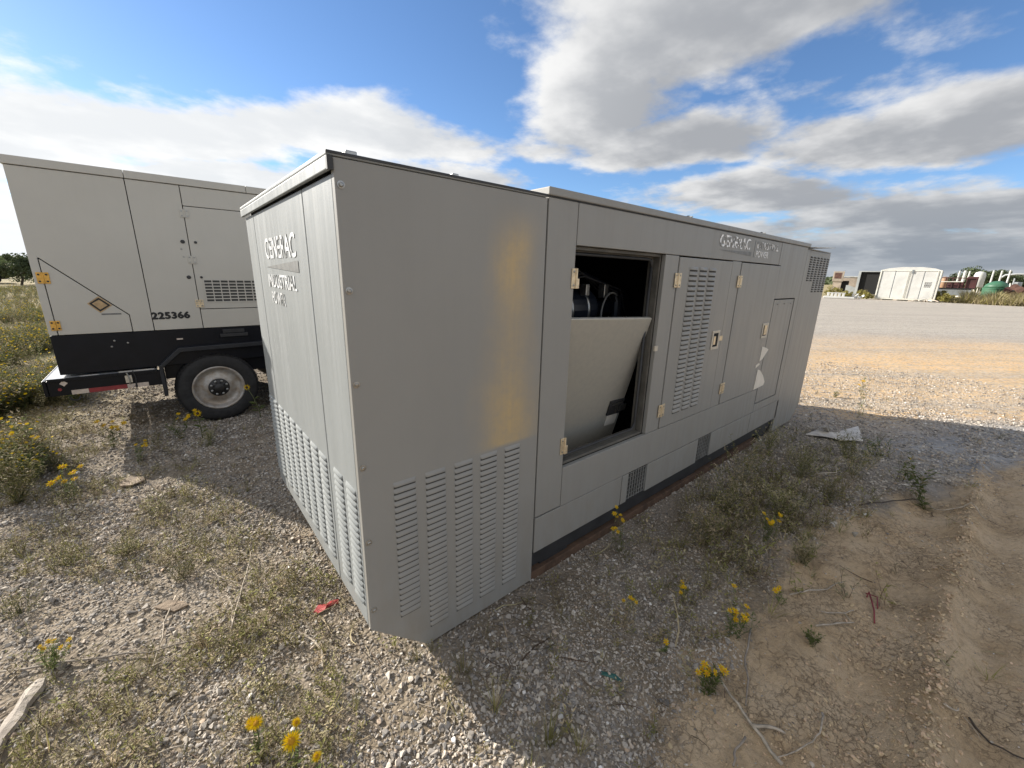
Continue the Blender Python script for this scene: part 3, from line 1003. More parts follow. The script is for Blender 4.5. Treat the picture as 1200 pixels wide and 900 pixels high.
def door_plate(name, u0, u1, v0, v1, off, m, rise=0.004):
    q = [on_door(u0, v0, off), on_door(u1, v0, off), on_door(u1, v1, off), on_door(u0, v1, off)]
    q2 = [on_door(u0, v0, off + rise), on_door(u1, v0, off + rise), on_door(u1, v1, off + rise), on_door(u0, v1, off + rise)]
    return MB().add(q + q2, [(0, 1, 2, 3), (7, 6, 5, 4), (0, 4, 5, 1), (1, 5, 6, 2), (2, 6, 7, 3), (3, 7, 4, 0)]).build(name, m, fdo)


door_plate('latch_box', 0.80, 0.985, 0.615, 0.735, 0.001, M['rubber'], 0.012)
door_plate('latch_bar', 0.83, 0.965, 0.635, 0.650, 0.0135, M['steel'], 0.006)
door_plate('latch_bar', 0.895, 0.915, 0.65, 0.72, 0.0135, M['steel'], 0.006)
door_plate('latch_plate', 0.95, 1.03, 0.66, 0.72, 0.0135, M['steel'], 0.004)
door_plate('paper_label', 0.82, 0.965, 0.745, 0.835, 0.0012, M['sticker'], 0.0015)

# --- roof of the main housing, with lip and seam bolts
MB().box(0.988, 5.085, -0.012, 1.812, 2.202, 2.240).build('main_roof', M['paint'], gen, bevel=0.005)
MB().box(0.986, 5.0, -0.004, -0.0005, 2.1965, 2.2015).build('edge_gasket', M['rubber'], gen)
for bx in (2.36, 3.70):
    MB().box(bx, bx + 0.012, -0.016, 0.4, 2.2402, 2.246).build('roof_seam', M['paint'], gen)
    MB().lathe([(0.014, 0), (0.014, 0.012), (0.006, 0.016)], 'z', 8, origin=(bx + 0.03, 0.03, 2.2402)).build('roof_bolt', M['skid'], gen)
# --- far hood
MB().prism_y([(5.052, 0.020), (5.72, 0.022), (5.985, 0.20), (5.965, 2.176), (5.052, 2.176)], 0.0, TH).build('far_hood_panel', M['paint'], gen, bevel=0.003)
MB().box(5.086, 5.972, 0.0, 1.81, 2.180, 2.192).build('hood_roof', M['paint'], gen, bevel=0.003)
MB().add([(5.10, -0.06, 2.200), (5.80, -0.07, 2.232), (5.80, 0.5, 2.232), (5.10, 0.5, 2.200), (5.10, -0.06, 2.206), (5.80, -0.07, 2.240), (5.80, 0.5, 2.240), (5.10, 0.5, 2.206)],
         [(0, 1, 2, 3), (7, 6, 5, 4), (0, 4, 5, 1), (1, 5, 6, 2), (2, 6, 7, 3), (3, 7, 4, 0)]).build('lifted_roof_plate', M['flap'], gen)
# closed shell behind: far end, back, floor
MB().box(5.955, 5.975, 0.032, 1.80, 0.22, 2.178).build('far_end_panel', M['paint'], gen)
MB().box(0.03, 5.953, 1.772, 1.799, 0.205, 2.188).build('back_panel', M['paint'], gen)
MB().box(0.29, 5.70, 0.06, 1.75, 0.16, 0.196).build('floor_pan', M['skid'], gen)
MB().box(1.0, 1.018, 0.032, 1.76, 0.21, 2.19).box(2.80, 2.815, 0.035, 1.76, 0.21, 2.19).build('bulkhead', M['paint'], gen)
# skid rails, feet and timber packing
MB().box(0.99, 5.05, 0.035, 0.10, 0.07, 0.192).box(0.99, 5.05, 1.70, 1.76, 0.07, 0.192).build('skid_rail', M['skid'], gen, bevel=0.004)
for fx in (1.1, 2.9, 4.72):
    MB().box(fx, fx + 0.26, 0.045, 1.75, -0.03, 0.068).build('skid_foot', M['skid'], gen)
tb = MB().box(0.995, 4.6, 0.015, 0.16, -0.03, 0.045).build('timber_packing', M['timber'], gen, bevel=0.006)

# --- lettering, peeling
ROT_E = (R(90), 0, R(-90))
ROT_S = (R(90), 0, 0)
text('lettering', 'GENERAC', 0.150, M['letters_end'], door_end, (-0.0022, 1.275, 1.885), ROT_E, 1.02, 1.0, 0.002)
MB().add([(-0.0022, 1.30, 1.838), (-0.0022, 0.575, 1.815), (-0.0022, 0.575, 1.868)], [(0, 1, 2)]).build('printed_wedge', M['wedge'], door_end)
text('lettering', 'INDUSTRIAL', 0.098, M['letters_end'], door_end, (-0.0022, 1.285, 1.730), ROT_E, 1.18, 1.0, 0.0015)
text('lettering', 'POWER', 0.092, M['letters_end'], door_end, (-0.0022, 1.235, 1.640), ROT_E, 1.0, 1.0, 0.001)
text('lettering', 'GENERAC', 0.125, M['letters_side'], gen, (2.86, -0.002, 2.085), ROT_S, 1.06, 1.0, 0.002)
MB().add([(2.86, -0.002, 2.058), (3.50, -0.002, 2.035), (3.50, -0.002, 2.072)], [(0, 1, 2)]).build('printed_wedge', M['wedge'], gen)
MB().box(3.555, 3.563, -0.002, -0.0005, 2.03, 2.175).build('printed_bar', M['wedge'], gen)
text('lettering', 'INDUSTRIAL', 0.080, M['letters_side'], gen, (3.60, -0.002, 2.110), ROT_S, 1.20, 1.0, 0.001)
text('lettering', 'POWER', 0.078, M['letters_kept'], gen, (3.60, -0.002, 2.035), ROT_S, 1.10, 1.0, 0.001)

# ================================================================== trailer on the left
TRX, TRY = -0.2, 4.45
tr = empty('trailer_generator', (TRX, TRY, 0), 0.0,
           'beige trailer-mounted generator on black frame with stencilled number and silver wheel', 'trailer')


def tpanel(name, x0, x1, z0, z1, y=0.0, m=None, bev=0.003):
    return MB().box(x0 - TRX, x1 - TRX, y, y + TH, z0, z1).build(name, m or M['tan'], tr, bevel=bev)


def tp(poly):
    return [(x - TRX, z) for x, z in poly]


ZB, ZT = 1.138, 2.665
MB().prism_y(tp([(-0.787, ZB), (-0.617, ZB), (-0.617, ZT), (-1.400, ZT), (-1.400, ZB), (-1.343, ZB), (-1.343, 1.872), (-1.336, 1.876), (-0.787, 1.318)]), 0.0, TH).build('corner_panel', M['tan'], tr, bevel=0.003)
ld = MB().prism_y(tp([(-1.336, ZB), (-0.794, ZB), (-0.794, 1.312), (-1.336, 1.864)]), 0.0, TH).build('lower_door', M['tan'], tr, bevel=0.003)
tpanel('side_panel', -0.610, -0.183, ZB, ZT)
tpanel('header_panel', -0.176, 3.8, 2.466, ZT)
tpanel('sill_panel', -0.176, 3.8, ZB, 1.352)
tdoor = tpanel('side_door', -0.176, 0.78, 1.360, 2.459)
tpanel('side_panel', 0.787, 3.8, 1.360, 2.459)
MB().box(-1.415 - TRX, -0.613 - TRX, -0.012, 2.42, 2.671, 2.745).build('roof_section', M['tan'], tr, bevel=0.004)
MB().box(-0.609 - TRX, 0.432 - TRX, -0.012, 2.42, 2.671, 2.745).build('roof_section', M['tan'], tr, bevel=0.004)
MB().box(0.436 - TRX, 3.82 - TRX, -0.012, 2.42, 2.671, 2.745).build('roof_section', M['tan'], tr, bevel=0.004)
MB().box(-1.40 - TRX, -1.375 - TRX, 0.031, 2.40, ZB, 2.668).build('end_panel', M['tan'], tr)
MB().box(3.775 - TRX, 3.80 - TRX, 0.031, 2.40, ZB, 2.668).build('end_panel', M['tan'], tr)
MB().box(-1.37 - TRX, 3.77 - TRX, 2.37, 2.398, ZB, 2.668).build('back_panel', M['tan'], tr)
# gap backing so seams read dark
MB().box(-1.37 - TRX, 3.77 - TRX, 0.034, 0.045, ZB + 0.004, 2.664).build('dark_gap_backing', M['dark_inside'], tr)
# grille in the door: frame with upright and level bars over a dark opening
gr = MB()
gx0, gx1, gz0, gz1 = -0.105 - TRX, 0.60 - TRX, 1.435, 1.685
gr.box(gx0, gx1, -0.0015, -0.0005, gz0, gz1, 1)
nv, nh = 9, 7
for i in range(nv + 1):
    xx = gx0 + (gx1 - gx0) * i / nv
    gr.box(xx - 0.005, xx + 0.005, -0.007, -0.002, gz0 - .004, gz1 + .004, 0)
for i in range(nh + 1):
    zz = gz0 + (gz1 - gz0) * i / nh
    gr.box(gx0 + .0051, gx1 - .0051, -0.006, -0.002, zz - 0.006, zz + 0.006, 0)
gr.build('vent_grille', [M['tan'], M['slot']], tdoor)


def strap_hinge(parent, x, z, w_, h, m):
    b = MB()
    x -= TRX
    b.box(x - w_ / 2, x - 0.004, -0.007, -0.0005, z - h / 2, z + h / 2).box(x + 0.004, x + w_ / 2, -0.007, -0.0005, z - h / 2, z + h / 2)
    b.lathe([(0.007, -h / 2), (0.007, h / 2)], 'z', 8, origin=(x, -0.008, z))
    o = b.build('hinge', m, parent, bevel=0.003)
    s_ = MB()
    for sx in (-1, 1):
        for sz in (-.3, .3):
            s_.lathe([(0.009, 0.0), (0.008, 0.003)], 'y', 8, origin=(x + sx * w_ * .3, -0.007, z + sz * h))
    s_.build('screw_set', M['skid'] if m is M['orange'] else M['steel'], o)


strap_hinge(ld, -1.338, 1.688, 0.085, 0.105, M['orange'])
strap_hinge(ld, -1.340, 1.232, 0.070, 0.095, M['orange'])
for hz in (2.385, 1.90, 1.42):
    strap_hinge(tdoor, -0.175, hz, 0.075, 0.085, M['tan'] if hz > 1.5 else M['brass'])
for bx, bz, rd in ((-0.232, 2.09, .020), (-0.118, 2.09, .014), (-0.232, 1.712, .020), (-0.118, 1.712, .013)):
    MB().lathe([(rd, 0.0), (rd, 0.006), (rd * .5, 0.009)], 'y', 14, origin=(bx - TRX, -0.0005, bz)).build('lock_button', M['rubber'], tr, smooth=False)
for bx, bz in ((-0.255, 2.01), (-0.245, 1.93)):
    MB().lathe([(.010, 0.0), (.008, 0.003)], 'y', 10, origin=(bx - TRX, -0.0005, bz)).build('screw_head', M['steel'], tr)
text('stencilled_number', '225366', 0.098, M['stencil'], tr, (-0.615 - TRX, -0.0022, 1.262), ROT_S, 1.02, 1.12, 0.0016, fat=((.005, 0), (-.005, 0), (0, .004), (0, -.004)))
# diamond placard, faded
dp = MB()
dc = (-0.995 - TRX, 1.428)


def diamond(rx, rz, y0, y1, mi):
    dp.prism_y([(dc[0] - rx, dc[1] + 0.012), (dc[0] - rx * .1, dc[1] - rz), (dc[0] + rx, dc[1] - 0.008), (dc[0] + rx * .02, dc[1] + rz)], y0, y1, mi)


diamond(0.092, 0.085, -0.0015, -0.0005, 0)
diamond(0.078, 0.070, -0.0022, -0.0016, 1)
diamond(0.056, 0.050, -0.0029, -0.0023, 0)
dp.box(dc[0] - 0.034, dc[0] + 0.030, -0.0035, -0.003, dc[1] - 0.016, dc[1] + 0.014, 2)
dp.build('placard', [M['placard_tan'], M['stencil'], M['placard_tan']], ld)
MB().box(-1.0 - TRX, -0.85 - TRX, -0.0018, -0.0005, 1.322, 1.338).build('printed_strip', M['wedge'], ld)
# black base tank, frame rail, deck
MB().box(-1.400 - TRX, 3.8 - TRX, 0.004, 2.40, 0.735, 1.130).build('fuel_base', M['navy'], tr, bevel=0.004)
MB().box(-1.50 - TRX, -0.60 - TRX, -0.045, 0.03, 0.535, 0.695).box(-1.53 - TRX, -1.501 - TRX, -0.05, 2.45, 0.54, 0.70).build('frame_rail', M['navy'], tr, bevel=0.006)
MB().box(-0.60 - TRX, 4.6 - TRX, 0.10, 0.19, 0.56, 0.72).box(-1.5 - TRX, 4.6 - TRX, 2.3, 2.4, 0.56, 0.72).build('frame_rail', M['navy'], tr, bevel=0.006)
MB().box(-1.50 - TRX, -0.66 - TRX, -0.04, 2.40, 0.7005, 0.712).build('deck_plate', M['deck'], tr)
MB().box(-1.49 - TRX, -0.66 - TRX, -0.060, -0.0455, 0.682, 0.714).build('deck_lip', M['navy'], tr, bevel=0.003)
MB().box(-0.97 - TRX, -0.68 - TRX, -0.050, -0.04, 0.7145, 0.728).box(-1.26 - TRX, -1.12 - TRX, -0.045, -0.03, 0.7145, 0.722).build('bare_edge', M['deck'], tr)
for x0, x1, mm in ((-1.345, -1.222, 'white_tape'), (-1.220, -0.928, 'red_tape'), (-0.926, -0.86, 'white_tape'), (-0.845, -0.752, 'white_tape')):
    MB().box(x0 - TRX, x1 - TRX, -0.0475, -0.0455, 0.537, 0.582).build('reflector_tape', M[mm], tr)
MB().box(-0.93 - TRX, -0.875 - TRX, -0.066, -0.061, 0.60, 0.68).build('clasp', M['cream'], tr, bevel=0.002)
MB().tube([(-0.91 - TRX, -0.07, 0.71), (-0.895 - TRX, -0.072, 0.64), (-0.90 - TRX, -0.07, 0.58)], 0.007, 6).build('clasp_bar', M['steel'], tr)
MB().tube([(-0.86 - TRX, -0.062, 0.725), (-0.845 - TRX, -0.066, 0.65), (-0.85 - TRX, -0.062, 0.565), (-0.87 - TRX, -0.06, 0.55)], 0.004, 6).build('cable', M['rubber'], tr)
MB().tube([(-1.33 - TRX + 0.04 * math.cos(a), -0.03, 0.515 + 0.045 * math.sin(a)) for a in [R(180 + 20 * k) for k in range(10)]], 0.008, 6).build('tie_ring', M['skid'], tr)
MB().lathe([(.016, 0), (.014, .006)], 'y', 12, origin=(-1.42 - TRX, -0.0455, 0.60)).build('side_lamp', M['red_tape'], tr)
MB().lathe([(.03, 0), (.03, .004)], 'y', 4, origin=(-1.385 - TRX, -0.0455, 0.66)).build('sticker', M['white_tape'], tr)
MB().box(-0.44 - TRX, -0.385 - TRX, -0.006, 0.003, 1.02, 1.035).build('tag_plate', M['white_tape'], tr)
MB().box(-0.03 - TRX, 0.25 - TRX, -0.02, 0.003, 1.02, 1.06).box(0.0 - TRX, 0.22 - TRX, -0.012, 0.003, 1.065, 1.11).build('step_pad', M['skid'], tr, bevel=0.004)
for bx, bz in ((-0.95, 1.05), (-0.98, .99), (-0.85, 1.02)):
    MB().lathe([(.010, 0), (.006, .004)], 'y', 8, origin=(bx - TRX, 0.003, bz)).build('rivet', M['steel'], tr)
# fender over the tandem wheels: bent sheet
fb = MB()
prof = [(-0.640, 0.40), (-0.640, 0.745), (-0.445, 0.935), (1.75, 0.955), (1.95, 0.75), (1.95, 0.40)]
prof_i = [(-0.605, 0.40), (-0.605, 0.725), (-0.428, 0.885), (1.735, 0.905), (1.915, 0.73), (1.915, 0.40)]
n = len(prof)
for i in range(n - 1):
    a, b2, c2, d2 = prof[i], prof[i + 1], prof_i[i + 1], prof_i[i]
    vs = []
    for yv in (-0.075, 0.28):
        vs += [(q[0] - TRX, yv, q[1]) for q in (a, b2, c2, d2)]
    fb.add(vs, [(3, 2, 1, 0), (4, 5, 6, 7), (0, 1, 5, 4), (2, 3, 7, 6)] + ([(3, 0, 4, 7)] if i == 0 else []) + ([(1, 2, 6, 5)] if i == n - 2 else []))
fb.build('fender', M['fender'], tr, bevel=0.006)
# wheels
def wheel(px, py, flip=False, leaf=None):
    if leaf:
        o = leaf.copy()
        COL.objects.link(o)
        o.location = (px, py, 0.408)
        for ch in leaf.children:
            c = ch.copy()
            COL.objects.link(c)
            c.parent = o
        return o
    RT, RR = 0.418, 0.262
    b = MB()
    b.lathe([(RR - .012, -0.02), (RR + .006, 0.002), (RR + 0.04, 0.012), (RT - 0.07, 0.013), (RT - 0.035, 0.004), (RT - 0.012, -0.012), (RT, -0.04),
             (RT, -0.20), (RT - 0.02, -0.235), (RR + .02, -0.25), (RR - .012, -0.235)], 'y', 56, caps=False)
    for k in range(56):        # shoulder blocks
        a = 2 * math.pi * k / 56
        ca, sa = math.cos(a), math.sin(a)
        q = []
        for rr_, yy, da in ((RT - .014, -0.006, -.03), (RT + .005, 0.03, -.03), (RT + .005, 0.03, .03), (RT - .014, -0.006, .03)):
            q.append((rr_ * math.cos(a + da), yy, rr_ * math.sin(a + da)))
        q2 = [(p_[0], p_[1] + 0.07, p_[2]) for p_ in q]
        b.add(q + q2, [(0, 1, 2, 3), (0, 4, 5, 1), (1, 5, 6, 2), (2, 6, 7, 3)])
    o = b.build('wheel', M['tyre'], tr, smooth=False, loc=(px, py, 0.408))
    for p_ in o.data.polygons:
        p_.use_smooth = True
    rim = MB().lathe([(RR + .004, -0.03), (RR + .004, 0.006), (RR - .012, 0.008), (RR - .022, -0.004), (RR - .034, -0.035), (RR - .055, -0.055), (0.165, -0.058), (0.145, -0.035), (0.10, -0.03), (0.0, -0.03)], 'y', 48, caps=False)
    rim.build('rim', M['rim'], o, smooth=True)
    hub = MB().lathe([(0.108, -0.031), (0.108, -0.024), (0.098, -0.020), (0.055, -0.018), (0.052, 0.0), (0.046, 0.008), (0.0, 0.010)], 'y', 32, caps=False)
    hub.build('hub', M['hub'], o, smooth=True)
    nuts = MB()
    for k in range(8):
        a = R(22.5 + 45 * k)
        nuts.lathe([(0.013, -0.02), (0.013, 0.0), (0.006, 0.004)], 'y', 6, origin=(0.083 * math.cos(a), 0, 0.083 * math.sin(a)))
    nuts.build('lug_nuts', M['steel'], o)
    return o


w0 = wheel(-0.125 - TRX, -0.02)
wheel(0.90 - TRX, -0.02, leaf=w0)
for wx in (-0.125, 0.90):
    q = wheel(wx - TRX, 2.30, leaf=w0)
    q.rotation_euler = (0, 0, R(180))
MB().tube([(-0.125 - TRX, 0.2, 0.40), (-0.125 - TRX, 2.2, 0.40)], 0.05, 10).tube([(0.90 - TRX, 0.2, 0.40), (0.90 - TRX, 2.2, 0.40)], 0.05, 10).build('axle', M['skid'], tr)
MB().tube([(4.5 - TRX, 1.2, 0.62), (4.5 - TRX, 1.2, 0.0)], 0.05, 8).box(4.4 - TRX, 4.6 - TRX, 1.1, 1.3, -0.02, 0.02).build('jack_leg', M['skid'], tr)


# ================================================================== ground scatter
def gravel_mat():
    mt = bpy.data.materials.new('crushed_stone')
    mt.use_nodes = True
    t = NT(mt.node_tree)
    p = t.n['Principled BSDF']
    oi = t.new('ShaderNodeObjectInfo')
    g = t.new('ShaderNodeNewGeometry')
    r = oi.outputs['Random']
    cr = t.new('ShaderNodeValToRGB')
    els = cr.color_ramp.elements
    stops = [(0.0, (0.13, 0.123, 0.116)), (0.18, (0.25, 0.232, 0.212)), (0.45, (0.38, 0.345, 0.305)), (0.65, (0.48, 0.425, 0.355)),
             (0.84, (0.57, 0.52, 0.45)), (0.95, (0.46, 0.345, 0.25)), (0.98, (0.76, 0.73, 0.68))]
    els[0].position, els[0].color = stops[0][0], (*stops[0][1], 1)
    els[1].position, els[1].color = stops[-1][0], (*stops[-1][1], 1)
    for ps, c in stops[1:-1]:
        e = els.new(ps)
        e.color = (*c, 1)
    t.l.new(r, cr.inputs[0])
    dusty = t.ramp(t.noise(g.outputs['Position'], 60, 4, 0.6), 0.35, 0.7, 0.0, 0.4)
    t.set(p.inputs['Base Color'], t.mix(dusty, cr.outputs[0], (0.31, 0.26, 0.20)))
    p.inputs['Roughness'].default_value = 0.9
    p.inputs['Specular IOR Level'].default_value = 0.2
    return mt


M['gravel'] = gravel_mat()


def stone_mesh(k):
    rg = np.random.default_rng(100 + k)
    bm = bmesh.new()
    bmesh.ops.create_icosphere(bm, subdivisions=1 if k < 6 else 2, radius=1.15)
    sx, sy, sz = 1.0, rg.uniform(0.6, 0.95), rg.uniform(0.42, 0.75)
    cuts = [(Vector(rg.normal(size=3)).normalized(), rg.uniform(0.35, 0.72)) for _ in range(7)]
    for v in bm.verts:
        for nrm_, d_ in cuts:
            e = v.co.dot(nrm_) - d_
            if e > 0:
                v.co -= nrm_ * e
        v.co *= 1 + rg.uniform(-.07, .07)
        v.co = Vector((v.co.x * sx, v.co.y * sy, v.co.z * sz))
    me = bpy.data.meshes.new('stone')
    bm.to_mesh(me)
    bm.free()
    me.materials.append(M['gravel'])
    return me


def scatter(name, protos, pts, rots, scl, idx, label=None):
    """Scattered small pieces: points carrying rotation, size and kind, instanced by geometry nodes (one object)."""
    me = bpy.data.meshes.new(name)
    me.from_pydata([tuple(p) for p in pts], [], [])
    a = me.attributes.new('rot', 'FLOAT_VECTOR', 'POINT')
    a.data.foreach_set('vector', np.asarray(rots, np.float32).ravel())
    a = me.attributes.new('scl', 'FLOAT', 'POINT')
    a.data.foreach_set('value', np.asarray(scl, np.float32))
    a = me.attributes.new('idx', 'INT', 'POINT')
    a.data.foreach_set('value', np.asarray(idx, np.int32))
    o = link(name, me)
    pc = bpy.data.collections.new(name + '_pieces')
    for k, pm in enumerate(protos):
        pc.objects.link(bpy.data.objects.new('%s_piece_%02d' % (name, k), pm))
    ng = bpy.data.node_groups.new(name + '_nodes', 'GeometryNodeTree')
    ng.interface.new_socket('Geometry', in_out='INPUT', socket_type='NodeSocketGeometry')
    ng.interface.new_socket('Geometry', in_out='OUTPUT', socket_type='NodeSocketGeometry')
    gi, go = ng.nodes.new('NodeGroupInput'), ng.nodes.new('NodeGroupOutput')
    ip = ng.nodes.new('GeometryNodeInstanceOnPoints')
    ci = ng.nodes.new('GeometryNodeCollectionInfo')
    ci.inputs['Collection'].default_value = pc
    ci.inputs['Separate Children'].default_value = True
    ci.inputs['Reset Children'].default_value = True

    def attr(nm, ty):
        nd = ng.nodes.new('GeometryNodeInputNamedAttribute')
        nd.data_type = ty
        nd.inputs['Name'].default_value = nm
        return nd.outputs['Attribute']
    ng.links.new(gi.outputs[0], ip.inputs['Points'])
    ng.links.new(ci.outputs[0], ip.inputs['Instance'])
    ip.inputs['Pick Instance'].default_value = True
    ng.links.new(attr('idx', 'INT'), ip.inputs['Instance Index'])
    e2r = ng.nodes.new('FunctionNodeEulerToRotation')
    ng.links.new(attr('rot', 'FLOAT_VECTOR'), e2r.inputs[0])
    ng.links.new(e2r.outputs[0], ip.inputs['Rotation'])
    ng.links.new(attr('scl', 'FLOAT'), ip.inputs['Scale'])
    ng.links.new(ip.outputs[0], go.inputs[0])
    md = o.modifiers.new('scatter', 'NODES')
    md.node_group = ng
    return tag(o, label, kind='stuff')


def candidates(n, rmax, rmin=0.35, half=62.0, power=1.0):
    """Random ground points in the sector of the yard that the photograph takes in."""
    view = math.atan2(0.7346, 0.6266)
    r = rmin + (rmax - rmin) * RNG.random(n) ** power
    th = view + np.radians(RNG.uniform(-half, half, n))
    return CAM.x - 0.35 * math.cos(view) + r * np.cos(th), CAM.y - 0.35 * math.sin(view) + r * np.sin(th), r


def clear_of_machines(x, y):
    a = (x > 0.26) & (x < 5.72) & (y > 0.03) & (y < 1.77)
    return ~a


# --- gravel stones
xs, ys, rs = candidates(560000, 12.5, 0.4, 62, 1.0)
keep = clear_of_machines(xs, ys)
dm = dirt_mask(xs, ys)
lit_n = vnoise(xs * 1.6 + 5, ys * 1.6, 21) * 0.65 + vnoise(xs * 4.1, ys * 4.1, 22) * 0.35
field = sstep(xs - 0.1 * (ys - 5), -0.9, -2.2) * sstep(ys, 3.2, 5.5)
roadm = sstep(xs - 0.55 * ys, 5.0, 6.6)
dens = (0.35 + 0.65 * sstep(lit_n, 0.36, 0.56)) * (1 - 0.955 * dm) * (1 - 0.85 * field) * (1 - 0.55 * roadm * sstep(xs * .62 + ys * .78, 3.4, 4.4))
dens *= np.where(rs < 4.5, 1.0, 0.8)
keep &= RNG.random(len(xs)) < dens
xs, ys, rs, dm = xs[keep], ys[keep], rs[keep], dm[keep]
sz = np.exp(RNG.normal(math.log(0.0060), 0.45, len(xs))) * (0.80 + 0.10 * np.clip(rs, 1, 8))
bigzone = np.exp(-(((xs - 0.25) / 0.7) ** 2 + ((ys + 0.45) / 0.6) ** 2))
sz *= 1 + 0.25 * bigzone * (RNG.random(len(xs)) < 0.6)
sz *= np.where((xs > 0.35) & (ys < 0.0) & (xs < 3.2) & (bigzone < 0.35), 0.80, 1.0)
sz = np.clip(sz, 0.003, 0.021)
sz *= np.where(dm > 0.5, 0.7, 1.0)
zs = ground_z(xs, ys) + sz * RNG.uniform(0.05, 0.42, len(xs))
stones = [stone_mesh(k) for k in range(10)]
rot = np.stack([RNG.normal(0, 0.35, len(xs)), RNG.normal(0, 0.35, len(xs)), RNG.uniform(0, 6.28, len(xs))], -1)
idx = np.where(sz > 0.013, RNG.integers(6, 10, len(xs)), RNG.integers(0, 6, len(xs)))
scatter('gravel', stones, np.stack([xs, ys, zs], -1), rot, sz, idx, 'loose grey and tan crushed stone over the yard')


# --- crumbs and clods of the dry dirt
M['clod'] = mat('dirt_clod', (0.54, 0.405, 0.265), 0.95, rand=0.25, spec=0.1)
clods = []
for k in range(6):
    cm_ = stone_mesh(20 + k)
    cm_.materials[0] = M['clod']
    clods.append(cm_)
xs, ys, rs = candidates(170000, 9.0, 0.4, 62, 1.0)
rut = np.exp(-((ys + 1.68 + (vnoise(xs * .8, ys * 0 + 3, 8) - .5) * .12) / .09) ** 2)
cl = vnoise(xs * 2.7, ys * 2.7, 71)
keep = clear_of_machines(xs, ys) & (RNG.random(len(xs)) < dirt_mask(xs, ys) * np.clip(.10 + .75 * sstep(cl, .45, .7) + .8 * rut, 0, 1))
xs, ys, rut = xs[keep], ys[keep], rut[keep]
nn = len(xs)
sz = np.clip(np.exp(RNG.normal(math.log(.0042), .45, nn)) * (1 + .5 * rut), .002, .011)
scatter('dirt_clods', clods, np.stack([xs, ys, ground_z(xs, ys) + sz * .15], -1),
        np.stack([RNG.normal(0, .4, nn), RNG.normal(0, .4, nn), RNG.uniform(0, 6.28, nn)], -1), sz, RNG.integers(0, 6, nn), 'crumbs and clods of dry dirt on the track')


# --- plant pieces
def blade(b, base, direction, length, width, bend=0.5, segs=3, mi=0):
    d = Vector(direction).normalized()
    side = d.cross(Vector((0, 0, 1)))
    side = side.normalized() if side.length > 1e-3 else Vector((1, 0, 0))
    out = Vector((d.x, d.y, 0))
    out = out.normalized() if out.length > 1e-3 else Vector((side.y, -side.x, 0))
    p = Vector(base)
    vs = []
    for i in range(segs + 1):
        t_ = i / segs
        wd = width * (1 - t_) ** 0.8 * 0.5
        vs += [p - side * wd, p + side * wd]
        dd = (d + out * bend * t_ - Vector((0, 0, 1)) * bend * t_ * t_ * 0.9).normalized()
        p = p + dd * (length / segs)
    fs = [(2 * i, 2 * i + 1, 2 * i + 3, 2 * i + 2) for i in range(segs)]
    b.add(vs, fs, mi)
    return b


def leaf(b, base, direction, length, width, mi=0, up=Vector((0, 0, 1)), fold=0.15):
    d = Vector(direction).normalized()
    s_ = d.cross(up)
    s_ = s_.normalized() if s_.length > 1e-3 else Vector((1, 0, 0))
    n_ = s_.cross(d)
    p = Vector(base)
    vs = [p, p + d * length * .45 + s_ * width * .5 + n_ * fold * width, p + d * length, p + d * length * .45 - s_ * width * .5 + n_ * fold * width,
          p + d * length * .5 - n_ * fold * width * .3]
    b.add(vs, [(0, 1, 4), (1, 2, 4), (2, 3, 4), (3, 0, 4)], mi)
    return b


def tuft_mesh(seed, n=22, h=0.16, spread=0.6, width=0.004, mats=('leaf_pale', 'dry'), dry=0.4):
    rg = random.Random(seed)
    b = MB()
    for _ in range(n):
        a = rg.uniform(0, 6.28)
        k = rg.uniform(0.05, spread)
        d = (math.cos(a) * k, math.sin(a) * k, 1)
        r0 = rg.uniform(0, 0.02)
        blade(b, (math.cos(a) * r0, math.sin(a) * r0, -0.01), d, h * rg.uniform(0.45, 1.1), width * rg.uniform(.6, 1.3), rg.uniform(.1, .8), 3,
              1 if rg.random() < dry else 0)
    return b.mesh('grass_tuft', [M[q] for q in mats])


